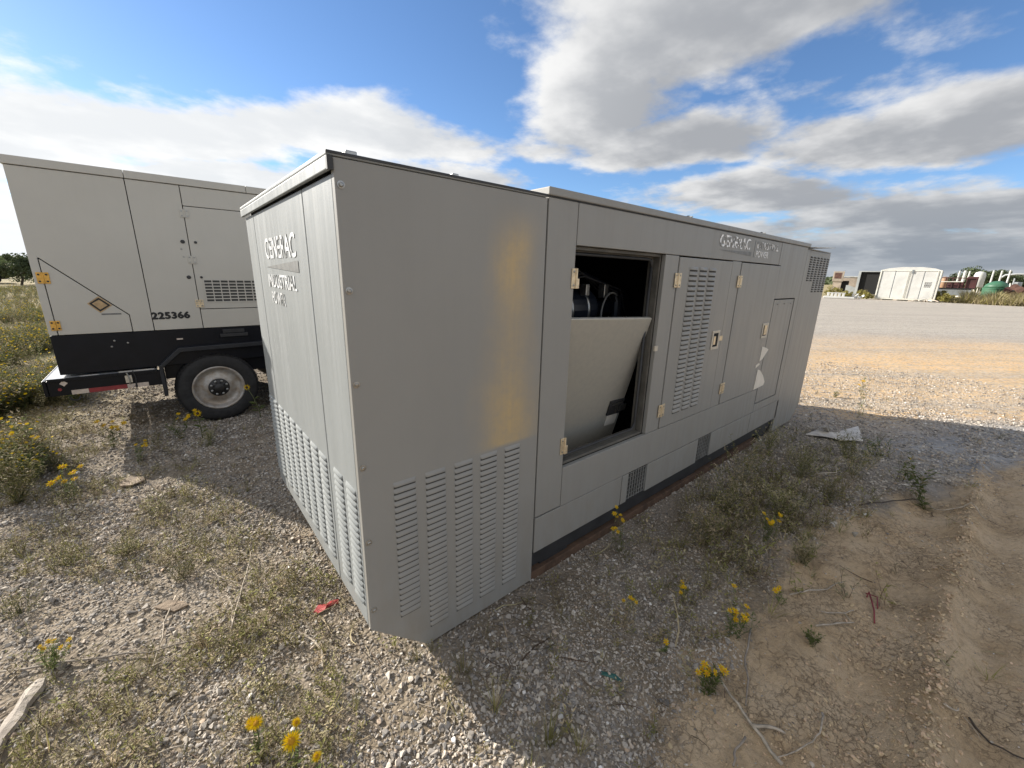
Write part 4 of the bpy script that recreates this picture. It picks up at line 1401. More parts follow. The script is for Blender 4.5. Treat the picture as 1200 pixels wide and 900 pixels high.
def weed_build(seed, stems=7, h=0.3, spread=0.5, leaves=14, leaf_len=0.035, leaf_w=0.009, dry=0.2, sub=2, lean=(0, 0), stem_r=0.0016):
    """A branching field weed: thin stems with alternate narrow leaves. Returns mesh builder (stem, leaf, dry leaf) and stem tips."""
    rg = random.Random(seed)
    b = MB()
    tips = []

    def shoot(p, d, ln, depth):
        pts = [Vector(p)]
        dd = Vector(d).normalized()
        n_ = 4
        for i in range(n_):
            dd = (dd + Vector((rg.uniform(-.22, .22), rg.uniform(-.22, .22), 0.10))).normalized()
            pts.append(pts[-1] + dd * ln / n_)
        b.tube(pts, [stem_r * (1 - .6 * i / n_) * (0.75 ** depth) for i in range(n_ + 1)], 3, 0, caps=False)
        nl = int(leaves * (1 if depth == 0 else 0.6))
        for k in range(nl):
            f = (k + rg.random()) / nl * n_ * 0.98
            i = min(int(f), n_ - 1)
            q = pts[i].lerp(pts[i + 1], f - i)
            a = rg.uniform(0, 6.28)
            ld = Vector((math.cos(a), math.sin(a), rg.uniform(-.1, 0.9)))
            leaf(b, q, ld, leaf_len * rg.uniform(.5, 1.2), leaf_w * rg.uniform(.6, 1.3), 2 if rg.random() < dry else 1)
        if depth < 1:
            for _ in range(sub):
                f = rg.uniform(1.2, n_ * .9)
                i = min(int(f), n_ - 1)
                q = pts[i].lerp(pts[i + 1], f - i)
                a = rg.uniform(0, 6.28)
                shoot(q, (dd + Vector((math.cos(a), math.sin(a), .3)) * .7), ln * rg.uniform(.35, .6), depth + 1)
        tips.append((pts[-1], dd))
    for s_ in range(stems):
        a = rg.uniform(0, 6.28)
        k = rg.uniform(.05, spread)
        shoot((rg.uniform(-.02, .02), rg.uniform(-.02, .02), -0.01), (math.cos(a) * k + lean[0], math.sin(a) * k + lean[1], 1), h * rg.uniform(.6, 1.1), 0)
    return b, tips


def flower_mesh(r=0.012, petals=9, centre='gold', seed=0, two_rows=False):
    rg = random.Random(seed)
    b = MB()
    for row in range(2 if two_rows else 1):
        for k in range(petals):
            a = 2 * math.pi * (k + .5 * row) / petals + rg.uniform(-.08, .08)
            d = Vector((math.cos(a), math.sin(a), 0.12 + .15 * row + rg.uniform(-.1, .15)))
            leaf(b, (math.cos(a) * r * .2, math.sin(a) * r * .2, 0.001 * row), d, r * rg.uniform(.85, 1.05) * (1 - .12 * row), r * 1.9 * math.pi / petals * .55, 0, fold=.2)
    b.lathe([(r * .40, -r * .06), (r * .40, r * .08), (r * .25, r * .20), (0.0, r * .24)], 'z', 10, 1)
    b.lathe([(0.0, -r * .30), (r * .22, -r * .18), (r * .36, -r * .02)], 'z', 8, 2)
    return b.mesh('flower', [M['petal'], M['centre_dark' if centre == 'dark' else 'centre_gold'], M['stem']])


FLOWERS = [flower_mesh(0.0135, 8, 'gold', k) for k in range(3)]
SUNF = [flower_mesh(0.036, 14, 'dark', 10 + k) for k in range(2)]


def orient(o, d):
    o.rotation_euler = Vector(d).to_track_quat('Z', 'Y').to_euler()


def plant(name, x, y, label, cat='plant', group=None, flowers=0, fmesh=None, face=(-0.35, -0.75, 0.75), fscale=1.0, **kw):
    e = empty(name, (x, y, gz(x, y)), 0, label, cat, group)
    b, tips = weed_build(**kw)
    b.build('foliage', [M['stem'], M['leaf'] if kw.get('dry', .2) < .35 else M['leaf_pale'], M['dry']], e)
    if flowers:
        rg = random.Random(kw['seed'])
        tips = sorted(tips, key=lambda q: -q[0].z)[:max(flowers * 2, 4)]
        rg.shuffle(tips)
        for p, d in tips[:flowers]:
            o = link('flower', rg.choice(fmesh or FLOWERS), e, loc=p + d * 0.004)
            orient(o, Vector(d) * .35 + Vector(face) * .8 + Vector((rg.uniform(-.35, .35), rg.uniform(-.35, .35), 0)))
            k = 1.25 * fscale * rg.uniform(.8, 1.15)
            o.scale = (k, k, k)
    return e


# --- small litter: straws, dead stems, crumbs and low seedlings everywhere (uncountable)
def straw_mesh(seed, m_):
    rg = random.Random(seed)
    b = MB()
    pts = [Vector((0, 0, 0))]
    d = Vector((1, 0, 0))
    for _ in range(3):
        d = (d + Vector((0, rg.uniform(-.5, .5), rg.uniform(-.12, .14)))).normalized()
        pts.append(pts[-1] + d * .33)
    b.tube(pts, [.018, .017, .014, .008], 3, 0, caps=False)
    return b.mesh('straw', M[m_])


straws = [straw_mesh(k, ('dry', 'brown', 'dry', 'brown', 'stick')[k % 5]) for k in range(10)]
xs, ys, rs = candidates(62000, 9.0, 0.4, 62, 0.8)
keep = clear_of_machines(xs, ys)
litn = vnoise(xs * 1.3, ys * 1.3, 31) * .6 + vnoise(xs * 3.7, ys * 3.7, 32) * .4
leftside = sstep(xs + 0.25 * ys, 0.9, -0.2)
d_ = (0.12 + 0.88 * sstep(litn, .40, .62)) * (0.30 + .70 * leftside) * (1 - .75 * dirt_mask(xs, ys)) * (1 - .9 * sstep(xs - .55 * ys, 5.0, 6.6))
keep &= RNG.random(len(xs)) < d_
xs, ys = xs[keep], ys[keep]
nn = len(xs)
scatter('straw_litter', straws, np.stack([xs, ys, ground_z(xs, ys) + 0.006], -1),
        np.stack([RNG.normal(0, .1, nn), RNG.normal(0, .16, nn), RNG.uniform(0, 6.28, nn)], -1),
        np.exp(RNG.normal(math.log(.055), .55, nn)), RNG.integers(0, 10, nn), 'dry straws and dead stems lying on the ground')


def seedling_mesh(seed, dry):
    b, _ = weed_build(seed, stems=4, h=0.10, spread=1.3, leaves=6, leaf_len=.020, leaf_w=.006, dry=dry, sub=1, stem_r=.0009)
    return b.mesh('seedling', [M['brown'], M['leaf_pale'], M['dry']])


cover_pieces = [seedling_mesh(40 + k, .15 + .25 * (k % 4)) for k in range(8)] + \
               [tuft_mesh(60 + k, 14, .09, 1.0, .003, ('leaf_pale', 'dry'), .35 + .2 * (k % 3)) for k in range(6)]
xs, ys, rs = candidates(32000, 10.0, 0.4, 62, 0.75)
keep = clear_of_machines(xs, ys)
cn = vnoise(xs * .9 + 9, ys * .9, 41) * .6 + vnoise(xs * 2.9, ys * 2.9, 42) * .4
leftside = sstep(xs + 0.22 * ys, 0.35, -0.25)
rightpatch = np.exp(-((xs - 3.0) / 1.6) ** 2 - ((ys + .62) / .36) ** 2)
d_ = np.maximum(sstep(cn, .43, .57) * leftside, rightpatch * .6) + .04
d_ = d_ * (1 - .8 * dirt_mask(xs, ys) * (1 - rightpatch)) * (1 - .92 * sstep(xs - .55 * ys, 5.2, 6.8))
keep &= RNG.random(len(xs)) < d_
xs, ys = xs[keep], ys[keep]
nn = len(xs)
scatter('ground_cover', cover_pieces, np.stack([xs, ys, ground_z(xs, ys)], -1),
        np.stack([RNG.normal(0, .12, nn), RNG.normal(0, .12, nn), RNG.uniform(0, 6.28, nn)], -1),
        RNG.uniform(.5, 1.35, nn) * (1 + .5 * sstep(xs, 1.2, 2.2)), RNG.integers(0, len(cover_pieces), nn), 'low dry weeds and seedlings creeping over the gravel')


# --- flowering field on the left, running back to the trees
def field_mesh(seed, flw, h=.42, dry=.3):
    b, tips = weed_build(seed, stems=6, h=h, spread=.55, leaves=10, leaf_len=.05, leaf_w=.014, dry=dry, sub=2, stem_r=.0022)
    rg = random.Random(seed)
    rg.shuffle(tips)
    for p, d in tips[:flw]:
        a0 = rg.uniform(0, 6)
        up = (Vector(d) * .4 + Vector((-.2, -.6, .7))).normalized()
        s1 = up.orthogonal().normalized()
        s2 = up.cross(s1)
        rr_ = rg.uniform(.011, .018)
        b.add([p] + [p + (s1 * math.cos(a0 + k * 1.047) + s2 * math.sin(a0 + k * 1.047)) * rr_ for k in range(6)],
              [(0, 1 + k, 1 + (k + 1) % 6) for k in range(6)], 3)
    return b.mesh('field_weed', [M['stem'], M['leaf_pale'] if seed % 2 else M['leaf'], M['dry'], M['petal']])


field_pieces = [field_mesh(200 + k, (7, 0, 4, 0, 9, 2)[k % 6], dry=(.2, .8, .35, .9, .2, .5)[k % 6]) for k in range(12)]
view = math.atan2(.7346, .6266)
n0 = 34000
yy = 2.9 + (42 - 2.9) * RNG.random(n0) ** 2.3
xx = -1.12 - .14 * (yy - 4) - RNG.random(n0) * (1.0 + .22 * yy) + .4 * (RNG.random(n0) - .5)
xx2 = xx
fn = vnoise(xx2 * .55, yy * .4, 51) * .6 + vnoise(xx2 * 1.7, yy * 1.4, 52) * .4
keep = (RNG.random(n0) < .8 * sstep(fn, .26, .58) * (1 - .55 * sstep(yy, 9, 22))) & ~((xx2 > -1.56) & (yy > 4.3)) & ~((xx2 > -1.42 + .10 * (fn - .5)) & (yy < 4.6)) & ~((yy < 3.6) & (fn < .5))
xx2, yy = xx2[keep], yy[keep]
nn = len(xx2)
kind = RNG.integers(0, 12, nn)
scatter('flowering_field', field_pieces, np.stack([xx2, yy, ground_z(xx2, yy) - .01], -1),
        np.stack([RNG.normal(0, .1, nn), RNG.normal(0, .1, nn), RNG.uniform(0, 6.28, nn)], -1),
        RNG.uniform(.45, 1.05, nn) * np.where(yy < 4.3, .65 + .35 * sstep(xx2, -1.25, -1.6), 1), kind, 'yellow flowering weeds and dry grass of the field on the left')

# ================================================================== plants one can point at
GRP_Y = 'yellow flowered weeds by the enclosure'
plant('yellow_weed', 1.66, -0.17, 'yellow flowered weed against the enclosure base below the first grille', 'plant', GRP_Y, 8, seed=301, stems=7, h=.24, spread=.6, leaves=8, leaf_len=.03, leaf_w=.007, dry=.3)
plant('yellow_weed', 2.56, -0.78, 'yellow flowered clump in the middle of the dark weeds', 'plant', GRP_Y, 11, seed=302, stems=9, h=.25, spread=.35, leaves=12, leaf_len=.03, leaf_w=.007)
plant('yellow_weed', 1.55, -0.97, 'bushy yellow flowered weed at the edge of the bare dirt', 'plant', GRP_Y, 12, seed=303, stems=9, h=.17, spread=.55, leaves=12, leaf_len=.026, leaf_w=.006)
plant('yellow_weed', 1.14, -1.02, 'green yellow flowered weed behind the long bleached stick', 'plant', GRP_Y, 8, seed=304, stems=10, h=.15, spread=.5, leaves=16, leaf_len=.03, leaf_w=.006)
plant('yellow_weed', 1.60, -0.66, 'low pale flowered weed on the shaded gravel, between two bushier ones', 'plant', GRP_Y, 6, seed=305, stems=5, h=.12, spread=.5, leaves=8, leaf_len=.025, leaf_w=.006, fscale=.8, dry=.4)
plant('yellow_weed', 1.27, -0.52, 'sparse thin stemmed yellow weed on the grey gravel', 'plant', GRP_Y, 4, seed=306, stems=4, h=.11, spread=.4, leaves=6, leaf_len=.022, leaf_w=.005, fscale=.8, dry=.5)
plant('yellow_weed', 1.18, -0.78, 'tiny weed with a single open yellow flower', 'plant', GRP_Y, 1, seed=307, stems=3, h=.06, spread=.6, leaves=6, leaf_len=.02, leaf_w=.006)
plant('yellow_weed', 2.02, -1.06, 'short yellow weed beside the crossed twigs', 'plant', GRP_Y, 3, seed=308, stems=4, h=.10, spread=.7, leaves=9, leaf_len=.022, leaf_w=.006)
plant('yellow_weed', 7.3, -0.48, 'lone tall yellow weed at the sunlit edge beyond the enclosure', 'plant', GRP_Y, 2, seed=309, stems=3, h=.42, spread=.3, leaves=9, leaf_len=.06, leaf_w=.016, fscale=2.0)
GRP_D = 'dark weeds along the enclosure'
for i, (x, y, h, dr, lab) in enumerate([
        (2.20, -0.50, .22, .45, 'thin brownish weed nearest the camera in the shaded patch'),
        (2.75, -0.42, .26, .30, 'leafy dark weed in front of the second grille'),
        (3.40, -0.30, .30, .30, 'tall dark green weed standing against the base of the plain door'),
        (3.05, -0.72, .22, .50, 'straggly brown weed between the yellow clump and the fallen twigs'),
        (4.00, -0.60, .26, .35, 'wide bushy weed in the middle of the shaded patch'),
        (4.50, -0.92, .22, .40, 'sprawling weed with bare twigs at the far end of the patch'),
        (4.30, -0.22, .24, .35, 'dark weed by the last skid foot of the enclosure'),
        (3.55, -0.92, .18, .55, 'low dry weed at the dirt side of the patch'),
        (4.95, -0.78, .20, .35, 'small green weed next to the crumpled white card'),
        (2.50, -1.02, .12, .60, 'flat dead weed beside the red wire')]):
    plant('dark_weed', x, y, lab, 'weed', GRP_D, seed=330 + i, stems=14, h=h * 1.4, spread=.95, leaves=13, leaf_len=.032, leaf_w=.010, dry=min(.9, dr + .22), sub=3)
plant('leaning_weed', 4.32, -1.46, 'green leafy weed leaning over on the grey gravel at right', 'weed', None, 1, seed=350, stems=6, h=.42, spread=.25, leaves=16, leaf_len=.07, leaf_w=.018, lean=(.6, .55), sub=2)
plant('creeping_weed', 5.3, -0.95, 'low green creeper beside the white card', 'weed', None, seed=351, stems=8, h=.22, spread=1.6, leaves=10, leaf_len=.04, leaf_w=.012, sub=2)
plant('edge_weed', 7.8, -0.05, 'small dry weed on the sunlit sand by the far end of the enclosure', 'weed', None, seed=352, stems=8, h=.14, spread=1.1, leaves=8, leaf_len=.04, leaf_w=.010, dry=.5)
plant('grey_creeper', 1.84, -1.25, 'grey green creeper growing over the dirt lump', 'weed', None, seed=353, stems=9, h=.08, spread=1.5, leaves=14, leaf_len=.018, leaf_w=.006)
# left side
plant('green_bush', -1.60, 3.15, 'dense green bush at the left edge of the gravel', 'bush', None, 3, seed=360, stems=32, h=.42, spread=.95, leaves=13, leaf_len=.05, leaf_w=.011, dry=.36, sub=3, stem_r=.002)
plant('yellow_weed', -1.30, 2.95, 'bright yellow flowered weed beside the dense green bush', 'plant', None, 9, fscale=1.5, seed=361, stems=8, h=.24, spread=.7, leaves=9, leaf_len=.035, leaf_w=.009)
plant('yellow_weed', -1.12, 4.10, 'bunch of yellow flowers on green stems in the trailer shadow', 'plant', None, 8, fscale=1.5, seed=362, stems=7, h=.26, spread=.35, leaves=8, leaf_len=.05, leaf_w=.012)
plant('yellow_weed', -0.90, 3.55, 'pale green weed with small yellow heads on the open gravel', 'plant', None, 5, seed=363, stems=6, h=.20, spread=.8, leaves=9, leaf_len=.035, leaf_w=.009)
plant('brown_weed', -0.36, 3.55, 'brown brushy weed in front of the trailer wheel', 'weed', None, seed=364, stems=16, h=.22, spread=1.1, leaves=10, leaf_len=.03, leaf_w=.007, dry=.75, sub=2)
plant('yellow_weed', -1.13, 0.98, 'pale flowered weed in the lower left beside the long grey stick', 'plant', None, 7, fscale=.7, seed=365, stems=10, h=.11, spread=.7, leaves=14, leaf_len=.025, leaf_w=.006)
for i, (x, y, lab) in enumerate([(-1.19, 1.95, 'wide mat of dull olive weed on the sunlit gravel'), (-0.92, 1.85, 'brownish weed mat next to the wide olive one'),
                                 (-1.33, 1.55, 'dull weed mat nearest the left edge of the picture'), (-0.66, 1.35, 'small dead weed mat by the bleached branch')]):
    plant('weed_mat', x, y, lab, 'weed', 'flat weed mats on the sunlit gravel', seed=370 + i, stems=22, h=.14, spread=2.2, leaves=9, leaf_len=.018, leaf_w=.005, dry=.45 if i < 2 else .7, sub=2)


def sunflower(x, y, h, lab, heads, seed, lean=(0, 0), leaves=8):
    e = empty('sunflower', (x, y, gz(x, y)), 0, lab, 'sunflower', 'sunflowers in front of the trailer wheel')
    rg = random.Random(seed)
    st = MB()
    top = []
    for k in range(heads):
        dx_, dy_ = (lean[0], lean[1]) if k == 0 else (rg.uniform(-.10, .10), rg.uniform(-.08, .08))
        hh = h if k == 0 else h * rg.uniform(.55, .85)
        pts = [Vector((dx_ * t_ * t_, dy_ * t_ * t_, hh * t_ - .01)) for t_ in (0, .25, .5, .75, 1)]
        st.tube(pts, [.0055, .005, .0045, .004, .0035], 5)
        top.append((pts[-1], (pts[-1] - pts[-2]).normalized(), pts))
    st.build('stem', M['stem'], e, smooth=True)
    for k in range(leaves):
        pts = top[k % heads][2]
        q = pts[1].lerp(pts[3], rg.random())
        a = rg.uniform(0, 6.28)
        lb = MB()
        d = Vector((math.cos(a), math.sin(a), .35))
        leaf(lb, (0, 0, 0), d, rg.uniform(.06, .10), rg.uniform(.035, .05), fold=.25)
        lb.build('leaf', M['leaf'], e, loc=q)
    for k, (p, d, _) in enumerate(top):
        o = link('flower_head', SUNF[k % 2], e, loc=p)
        orient(o, (-.15 + rg.uniform(-.15, .15), -.9, .35))
        if k:
            o.scale = (.7,) * 3
    return e


sunflower(0.235, 4.23, 0.40, 'taller sunflower in front of the trailer wheel, nearer the grey enclosure', 1, 1, (-.09, .12), 9)
sunflower(-0.385, 3.84, 0.30, 'shorter dark centred sunflower in front of the left half of the wheel', 1, 2, (-.005, .02), 7)
plant('yellow_weed', -0.55, 3.98, 'several budded yellow weed left of the shorter sunflower', 'plant', None, 6, fscale=1.3, seed=381, stems=7, h=.26, spread=.55, leaves=9, leaf_len=.05, leaf_w=.014)

# foreground daisies: large yellow heads on leafy stems
DAISY = [flower_mesh(0.031, 26, 'gold', 20 + k, True) for k in range(3)]


def daisy(lab, base, heads, seed):
    bx, by = base
    e = empty('yellow_daisy', (bx, by, gz(bx, by)), 0, lab, 'flower', 'large yellow daisies in the foreground')
    rg = random.Random(seed)
    st = MB()
    lv = MB()
    ends = []
    for hx, hy, hz, sc in heads:
        tip = Vector((hx - bx, hy - by, hz))
        mid = Vector((tip.x * .35 + rg.uniform(-.01, .01), tip.y * .35, hz * .55))
        pts = [Vector((0, 0, -.01)), mid * .5 + Vector((0, 0, .005)), mid, mid.lerp(tip, .55), tip]
        st.tube(pts, [.0032, .003, .0027, .0024, .0022], 5)
        for k in range(9):
            f = rg.uniform(.2, 3.6)
            i = int(f)
            a = rg.uniform(0, 6.28)
            leaf(lv, pts[i].lerp(pts[i + 1], f - i), (math.cos(a), math.sin(a), .5), rg.uniform(.02, .038), rg.uniform(.007, .012))
        ends.append((tip, sc))
    st.build('stem', M['stem'], e, smooth=True)
    lv.build('leaves', M['leaf'], e)
    for k, (tp_, sc) in enumerate(ends):
        o = link('flower_head', DAISY[k % 3], e, loc=tp_)
        orient(o, (-.15 + rg.uniform(-.25, .25), -.55 + rg.uniform(-.2, .2), .8))
        o.scale = (sc,) * 3
    return e


daisy('pair of yellow daisies at the left of the foreground group', (-0.475, -0.03), [(-.475, 0.005, .14, .75), (-.462, -.01, .145, .8)], 5)
daisy('largest open yellow daisy at the bottom edge, with a bud above it', (-0.375, -0.17), [(-.372, -.155, .14, 1.05), (-.342, -.095, .14, .55)], 6)
daisy('small half open yellow daisy, lowest of the foreground group', (-0.315, -0.25), [(-.312, -.255, .13, .55)], 7)

# grass tufts one can point at
TUFTS = [tuft_mesh(400 + k, 30, .17, .55, .0042, ('leaf_pale', 'dry'), (.35, .6, .2, .45)[k % 4]) for k in range(4)]
for i, (x, y, sc, lab) in enumerate([
        (0.33, -0.24, 1.0, 'grass tuft in the shade just past the enclosure corner'),
        (0.35, -0.46, 0.95, 'spiky dry grass tuft standing in the grey gravel'),
        (0.44, -0.70, 1.15, 'long bladed grass tuft at the edge of the shadow'),
        (0.20, -0.03, 0.55, 'small grass tuft under the slanted bottom corner of the enclosure'),
        (-0.12, -0.07, 0.75, 'dry fan of grass in the sunlit stones'),
        (-0.19, 2.25, 0.65, 'short green tuft near the end face, farther one'),
        (-0.40, 1.83, 0.60, 'short green tuft near the end face, nearer one'),
        (-0.14, 0.30, 0.60, 'thin grass by the red plastic scrap'),
        (-0.62, 0.62, 0.55, 'low tuft beneath the crossing sticks'),
        (1.88, -1.24, 0.45, 'tiny grass clump on the bare dirt'),
        (-0.90, 0.55, 0.7, 'dry tuft near the weathered plank'),
        (0.52, -0.80, 0.8, 'straw coloured tuft at the bottom of the shadow edge')]):
    o = link('grass_tuft', TUFTS[i % 4], loc=(x, y, gz(x, y)))
    o.rotation_euler = (0, 0, i * 1.3)
    o.scale = (sc,) * 3
    tag(o, lab, 'grass', 'grass tufts in the gravel')


# --- sticks and twigs
def stick(name, pts, r0, r1, m_, lab, lift=0.016, branches=(), seg=6):
    b = MB()
    r0, r1 = r0 * 1.0, r1 * 1.0

    def run(ps, ra, rb):
        q = []
        for i in range(len(ps) - 1):
            for k in range(3):
                t_ = k / 3
                x = ps[i][0] * (1 - t_) + ps[i + 1][0] * t_
                y = ps[i][1] * (1 - t_) + ps[i + 1][1] * t_
                z = (ps[i][2] if len(ps[i]) > 2 else 0) * (1 - t_) + (ps[i + 1][2] if len(ps[i + 1]) > 2 else 0) * t_
                j = .004 if k else 0
                q.append((x + random.uniform(-j, j), y + random.uniform(-j, j), gz(x, y) + lift + z))
        e_ = ps[-1]
        q.append((e_[0], e_[1], gz(e_[0], e_[1]) + lift + (e_[2] if len(e_) > 2 else 0)))
        n_ = len(q)
        b.tube(q, [(ra + (rb - ra) * i / (n_ - 1)) * random.uniform(.88, 1.12) for i in range(n_)], seg)
    run(pts, r0, r1)
    for br in branches:
        run(br, r1 * 1.2, r1 * .6)
    o = b.build(name, M[m_], smooth=True)
    return tag(o, lab, 'stick')


stick('branch', [(-.48, .69), (-.41, .92, .02), (-.33, 1.18, .03), (-.30, 1.33, .02)], .0045, .0022, 'stick', 'bleached forked branch lying on the sunlit gravel by the end face',
      branches=[[(-.39, 1.02, .03), (-.49, 1.20, .02), (-.51, 1.31, .01)], [(-.31, 1.30, .02), (-.38, 1.44, .01)], [(-.47, .72), (-.455, .90, .01), (-.47, 1.0, .01)]])
stick('stick', [(-1.32, 1.08), (-1.05, .94), (-.80, .80), (-.48, .70)], .0055, .0035, 'stick_grey', 'long grey stick lying across the weeds at left')
stick('twig', [(-.69, 1.18), (-.745, .98), (-.75, .87), (-.79, .68)], .0042, .0022, 'stick', 'pale thin twig crossing the long grey stick')
stick('twig', [(-.79, .70), (-.62, .72), (-.47, .76)], .003, .002, 'stick', 'short pale twig running towards the forked branch')
stick('twig', [(-.46, .70), (-.56, .54), (-.69, .40), (-.80, .25)], .003, .002, 'stick_grey', 'thin grey twig pointing from the forked branch to the lower left')
stick('twig', [(-.69, .18), (-.82, .24)], .0035, .0025, 'stick', 'short straight twig at the bottom left edge')
stick('twig', [(-.38, .50), (-.40, .36), (-.42, .22)], .003, .002, 'stick_dark', 'dark upright looking stem near the large daisies')
stick('stick', [(1.27, -.95, .02), (1.19, -1.10, .01), (1.14, -1.21), (1.085, -1.34)], .0042, .0075, 'stick', 'long bleached stick in front of the green weed on the dirt',
      branches=[[(1.14, -1.21), (1.18, -1.26, .01), (1.21, -1.31)]])
stick('twig', [(1.67, -1.01), (1.46, -1.06), (1.34, -1.12), (1.20, -1.16)], .005, .003, 'stick_grey', 'curved grey root lying on the dirt')
stick('twig', [(1.07, -1.21), (1.00, -1.20), (.93, -1.22)], .005, .004, 'stick_grey', 'stubby grey root at the bottom edge')
stick('twig', [(1.46, -1.39), (1.36, -1.40), (1.26, -1.38), (1.10, -1.32)], .004, .0025, 'stick', 'arched pale twig on the dirt')
stick('twig', [(2.12, -1.06), (2.32, -1.16), (2.50, -1.24)], .005, .003, 'stick', 'straight pale twig above the crossed twigs')
stick('twig', [(1.95, -1.23), (2.08, -1.30), (2.22, -1.355)], .0055, .003, 'stick', 'lower of the crossed twigs on the dirt')
stick('twig', [(2.11, -1.22), (2.20, -1.29), (2.30, -1.335)], .004, .0025, 'stick', 'upper of the crossed twigs on the dirt', branches=[[(2.24, -1.30), (2.2, -1.35)]])
stick('twig', [(3.72, -1.10, .01), (4.1, -1.26, .01), (4.46, -1.42)], .006, .004, 'stick_dark', 'dark twig under the leaning green weed')
stick('twig', [(4.46, -1.42), (4.30, -1.56, .02), (4.45, -1.70, .015), (4.35, -1.80)], .006, .003, 'stick', 'crooked pale twig at the foot of the leaning green weed')
stick('twig', [(4.0, -.72, .08), (4.15, -.84, .09), (4.3, -.80, .12)], .006, .003, 'stick', 'bare twig standing in the sprawling weed')
stick('twig', [(1.92, -1.80), (1.88, -1.87), (1.86, -1.96)], .005, .003, 'stick_dark', 'dark twig on the rutted dirt at the right edge')
stick('twig', [(1.86, -1.72), (1.90, -1.76), (1.92, -1.765)], .005, .003, 'stick', 'pale chip of twig in the rut')
stick('twig', [(.83, -.76), (.95, -.79), (1.11, -.79)], .003, .002, 'stick_grey', 'curved thin twig beside the green strip')

# --- odds and ends on the ground
pl = MB()
pv = []
for i in range(9):
    t_ = i / 8
    pv.append((t_ * .34, .030 + .006 * math.sin(i * 2.1), .016 + .003 * math.sin(i * 1.3)))
vs = []
for (x, hw, hh) in pv:
    k = 1 if 0 < x < .33 else .75
    vs += [(x, -hw * k, 0), (x, -hw * .8 * k, hh), (x, 0.004, hh * 1.25), (x, hw * .8 * k, hh * .9), (x, hw * k, 0)]
fs = []
for i in range(8):
    for k in range(4):
        fs.append((i * 5 + k, i * 5 + k + 1, (i + 1) * 5 + k + 1, (i + 1) * 5 + k))
fs += [(4, 3, 2, 1, 0), (40, 41, 42, 43, 44)]
pl.add(vs, fs)
po = pl.build('wood_offcut', M['plank'], loc=(-1.27, .58, gz(-1.2, .8) + .002))
po.rotation_euler = (0, R(-2), R(72))
tag(po, 'weathered grey wood offcut at the lower left edge', 'wood')


CARD = [(5.33, -.29), (5.62, -.33), (5.50, -.41), (5.56, -.54), (6.15, -.60), (6.28, -.63), (5.58, -.80), (5.40, -.62), (5.38, -.48)]


def flat_scrap(name, outline, th, m_, lab, cat, curl=0.02, seed=0):
    rg = random.Random(seed)
    cx_ = sum(p[0] for p in outline) / len(outline)
    cy_ = sum(p[1] for p in outline) / len(outline)
    pts = [(x - cx_, y - cy_, gz(x, y) - gz(cx_, cy_) + .004 + rg.uniform(0, curl)) for x, y in outline]
    n_ = len(pts)
    b = MB()
    mid = (0, 0, .004 + curl * .8)
    vs = [mid] + pts + [(mid[0], mid[1], mid[2] + th)] + [(p[0], p[1], p[2] + th) for p in pts]
    fs = []
    for i in range(n_):
        j = (i + 1) % n_
        fs += [(0, 1 + j, 1 + i), (n_ + 1, n_ + 2 + i, n_ + 2 + j), (1 + i, 1 + j, n_ + 2 + j, n_ + 2 + i)]
    b.add(vs, fs)
    o = b.build(name, M[m_], loc=(cx_, cy_, gz(cx_, cy_)))
    return tag(o, lab, cat)


flat_scrap('plastic_scrap', [(-.115, .585), (-.08, .615), (-.04, .60), (-.005, .605), (.025, .585), (.015, .565), (-.03, .575), (-.06, .555), (-.10, .56)], .002, 'redplastic', 'torn red plastic scrap on the gravel beside the end face', 'litter', .012, 3)
flat_scrap('card_sheet', CARD, .006, 'card', 'crumpled dirty white card lying on the gravel past the enclosure', 'litter', .05, 4)
flat_scrap('card_flap', [(5.60, -.36), (5.66, -.35), (5.62, -.47), (5.52, -.45)], .005, 'card', 'small peaked white flap standing on the crumpled card', 'litter', .12, 9)
flat_scrap('flat_bark', [(-1.02, 3.08), (-.95, 3.13), (-.86, 3.06), (-.85, 2.99), (-.93, 2.95), (-1.01, 3.0)], .012, 'bark_tan', 'flat tan slab of bark on the open gravel', 'litter', .012, 5)
flat_scrap('wood_chip', [(-.78, 1.12), (-.72, 1.16), (-.65, 1.10), (-.64, 1.06), (-.70, 1.05)], .008, 'bark_tan', 'pale splintered wood chip by the thin twig', 'litter', .012, 6)
flat_scrap('plastic_strip', [(.835, -.655), (.85, -.645), (.885, -.70), (.893, -.735), (.878, -.738), (.86, -.70)], .002, 'greenplastic', 'dark green plastic strip on the shaded gravel', 'litter', .012, 7)
wr = MB().tube([(2.52, -1.36, gz(2.52, -1.36) + .01), (2.56, -1.36, gz(2.56, -1.36) + .03), (2.50, -1.39, gz(2.5, -1.39) + .02), (2.42, -1.41, gz(2.42, -1.41) + .01), (2.33, -1.43, gz(2.33, -1.43) + .008)], .004, 5)
wr.tube([(2.55, -1.35, gz(2.55, -1.35) + .012), (2.60, -1.40, gz(2.6, -1.4) + .02), (2.47, -1.42, gz(2.47, -1.42) + .012)], .0035, 5)
tag(wr.build('bent_wire', M['redwire'], smooth=True), 'bent reddish wire on the dirt', 'wire')
big_rocks = [(-1.11, .96, .028, 'lump of tan rock at the end of the long grey stick'), (1.19, -.86, .016, 'whitish stone by the dirt edge'), (.62, -.66, .018, 'white angular stone lying in the shaded gravel'),
             (.80, -.96, .016, 'white stone near the bottom of the shaded gravel'), (-.38, .60, .03, 'pale flat stone beside the red scrap'), (3.18, -1.17, .03, 'light stone on the dirt under the leaning weed'),
             (1.08, -1.08, .014, 'small shell white stone under the green flowered weed'), (2.26, -.96, .015, 'pale stone behind the straight twig')]
rock_m = stone_mesh(8)
rock_m.materials[0] = M['rock']
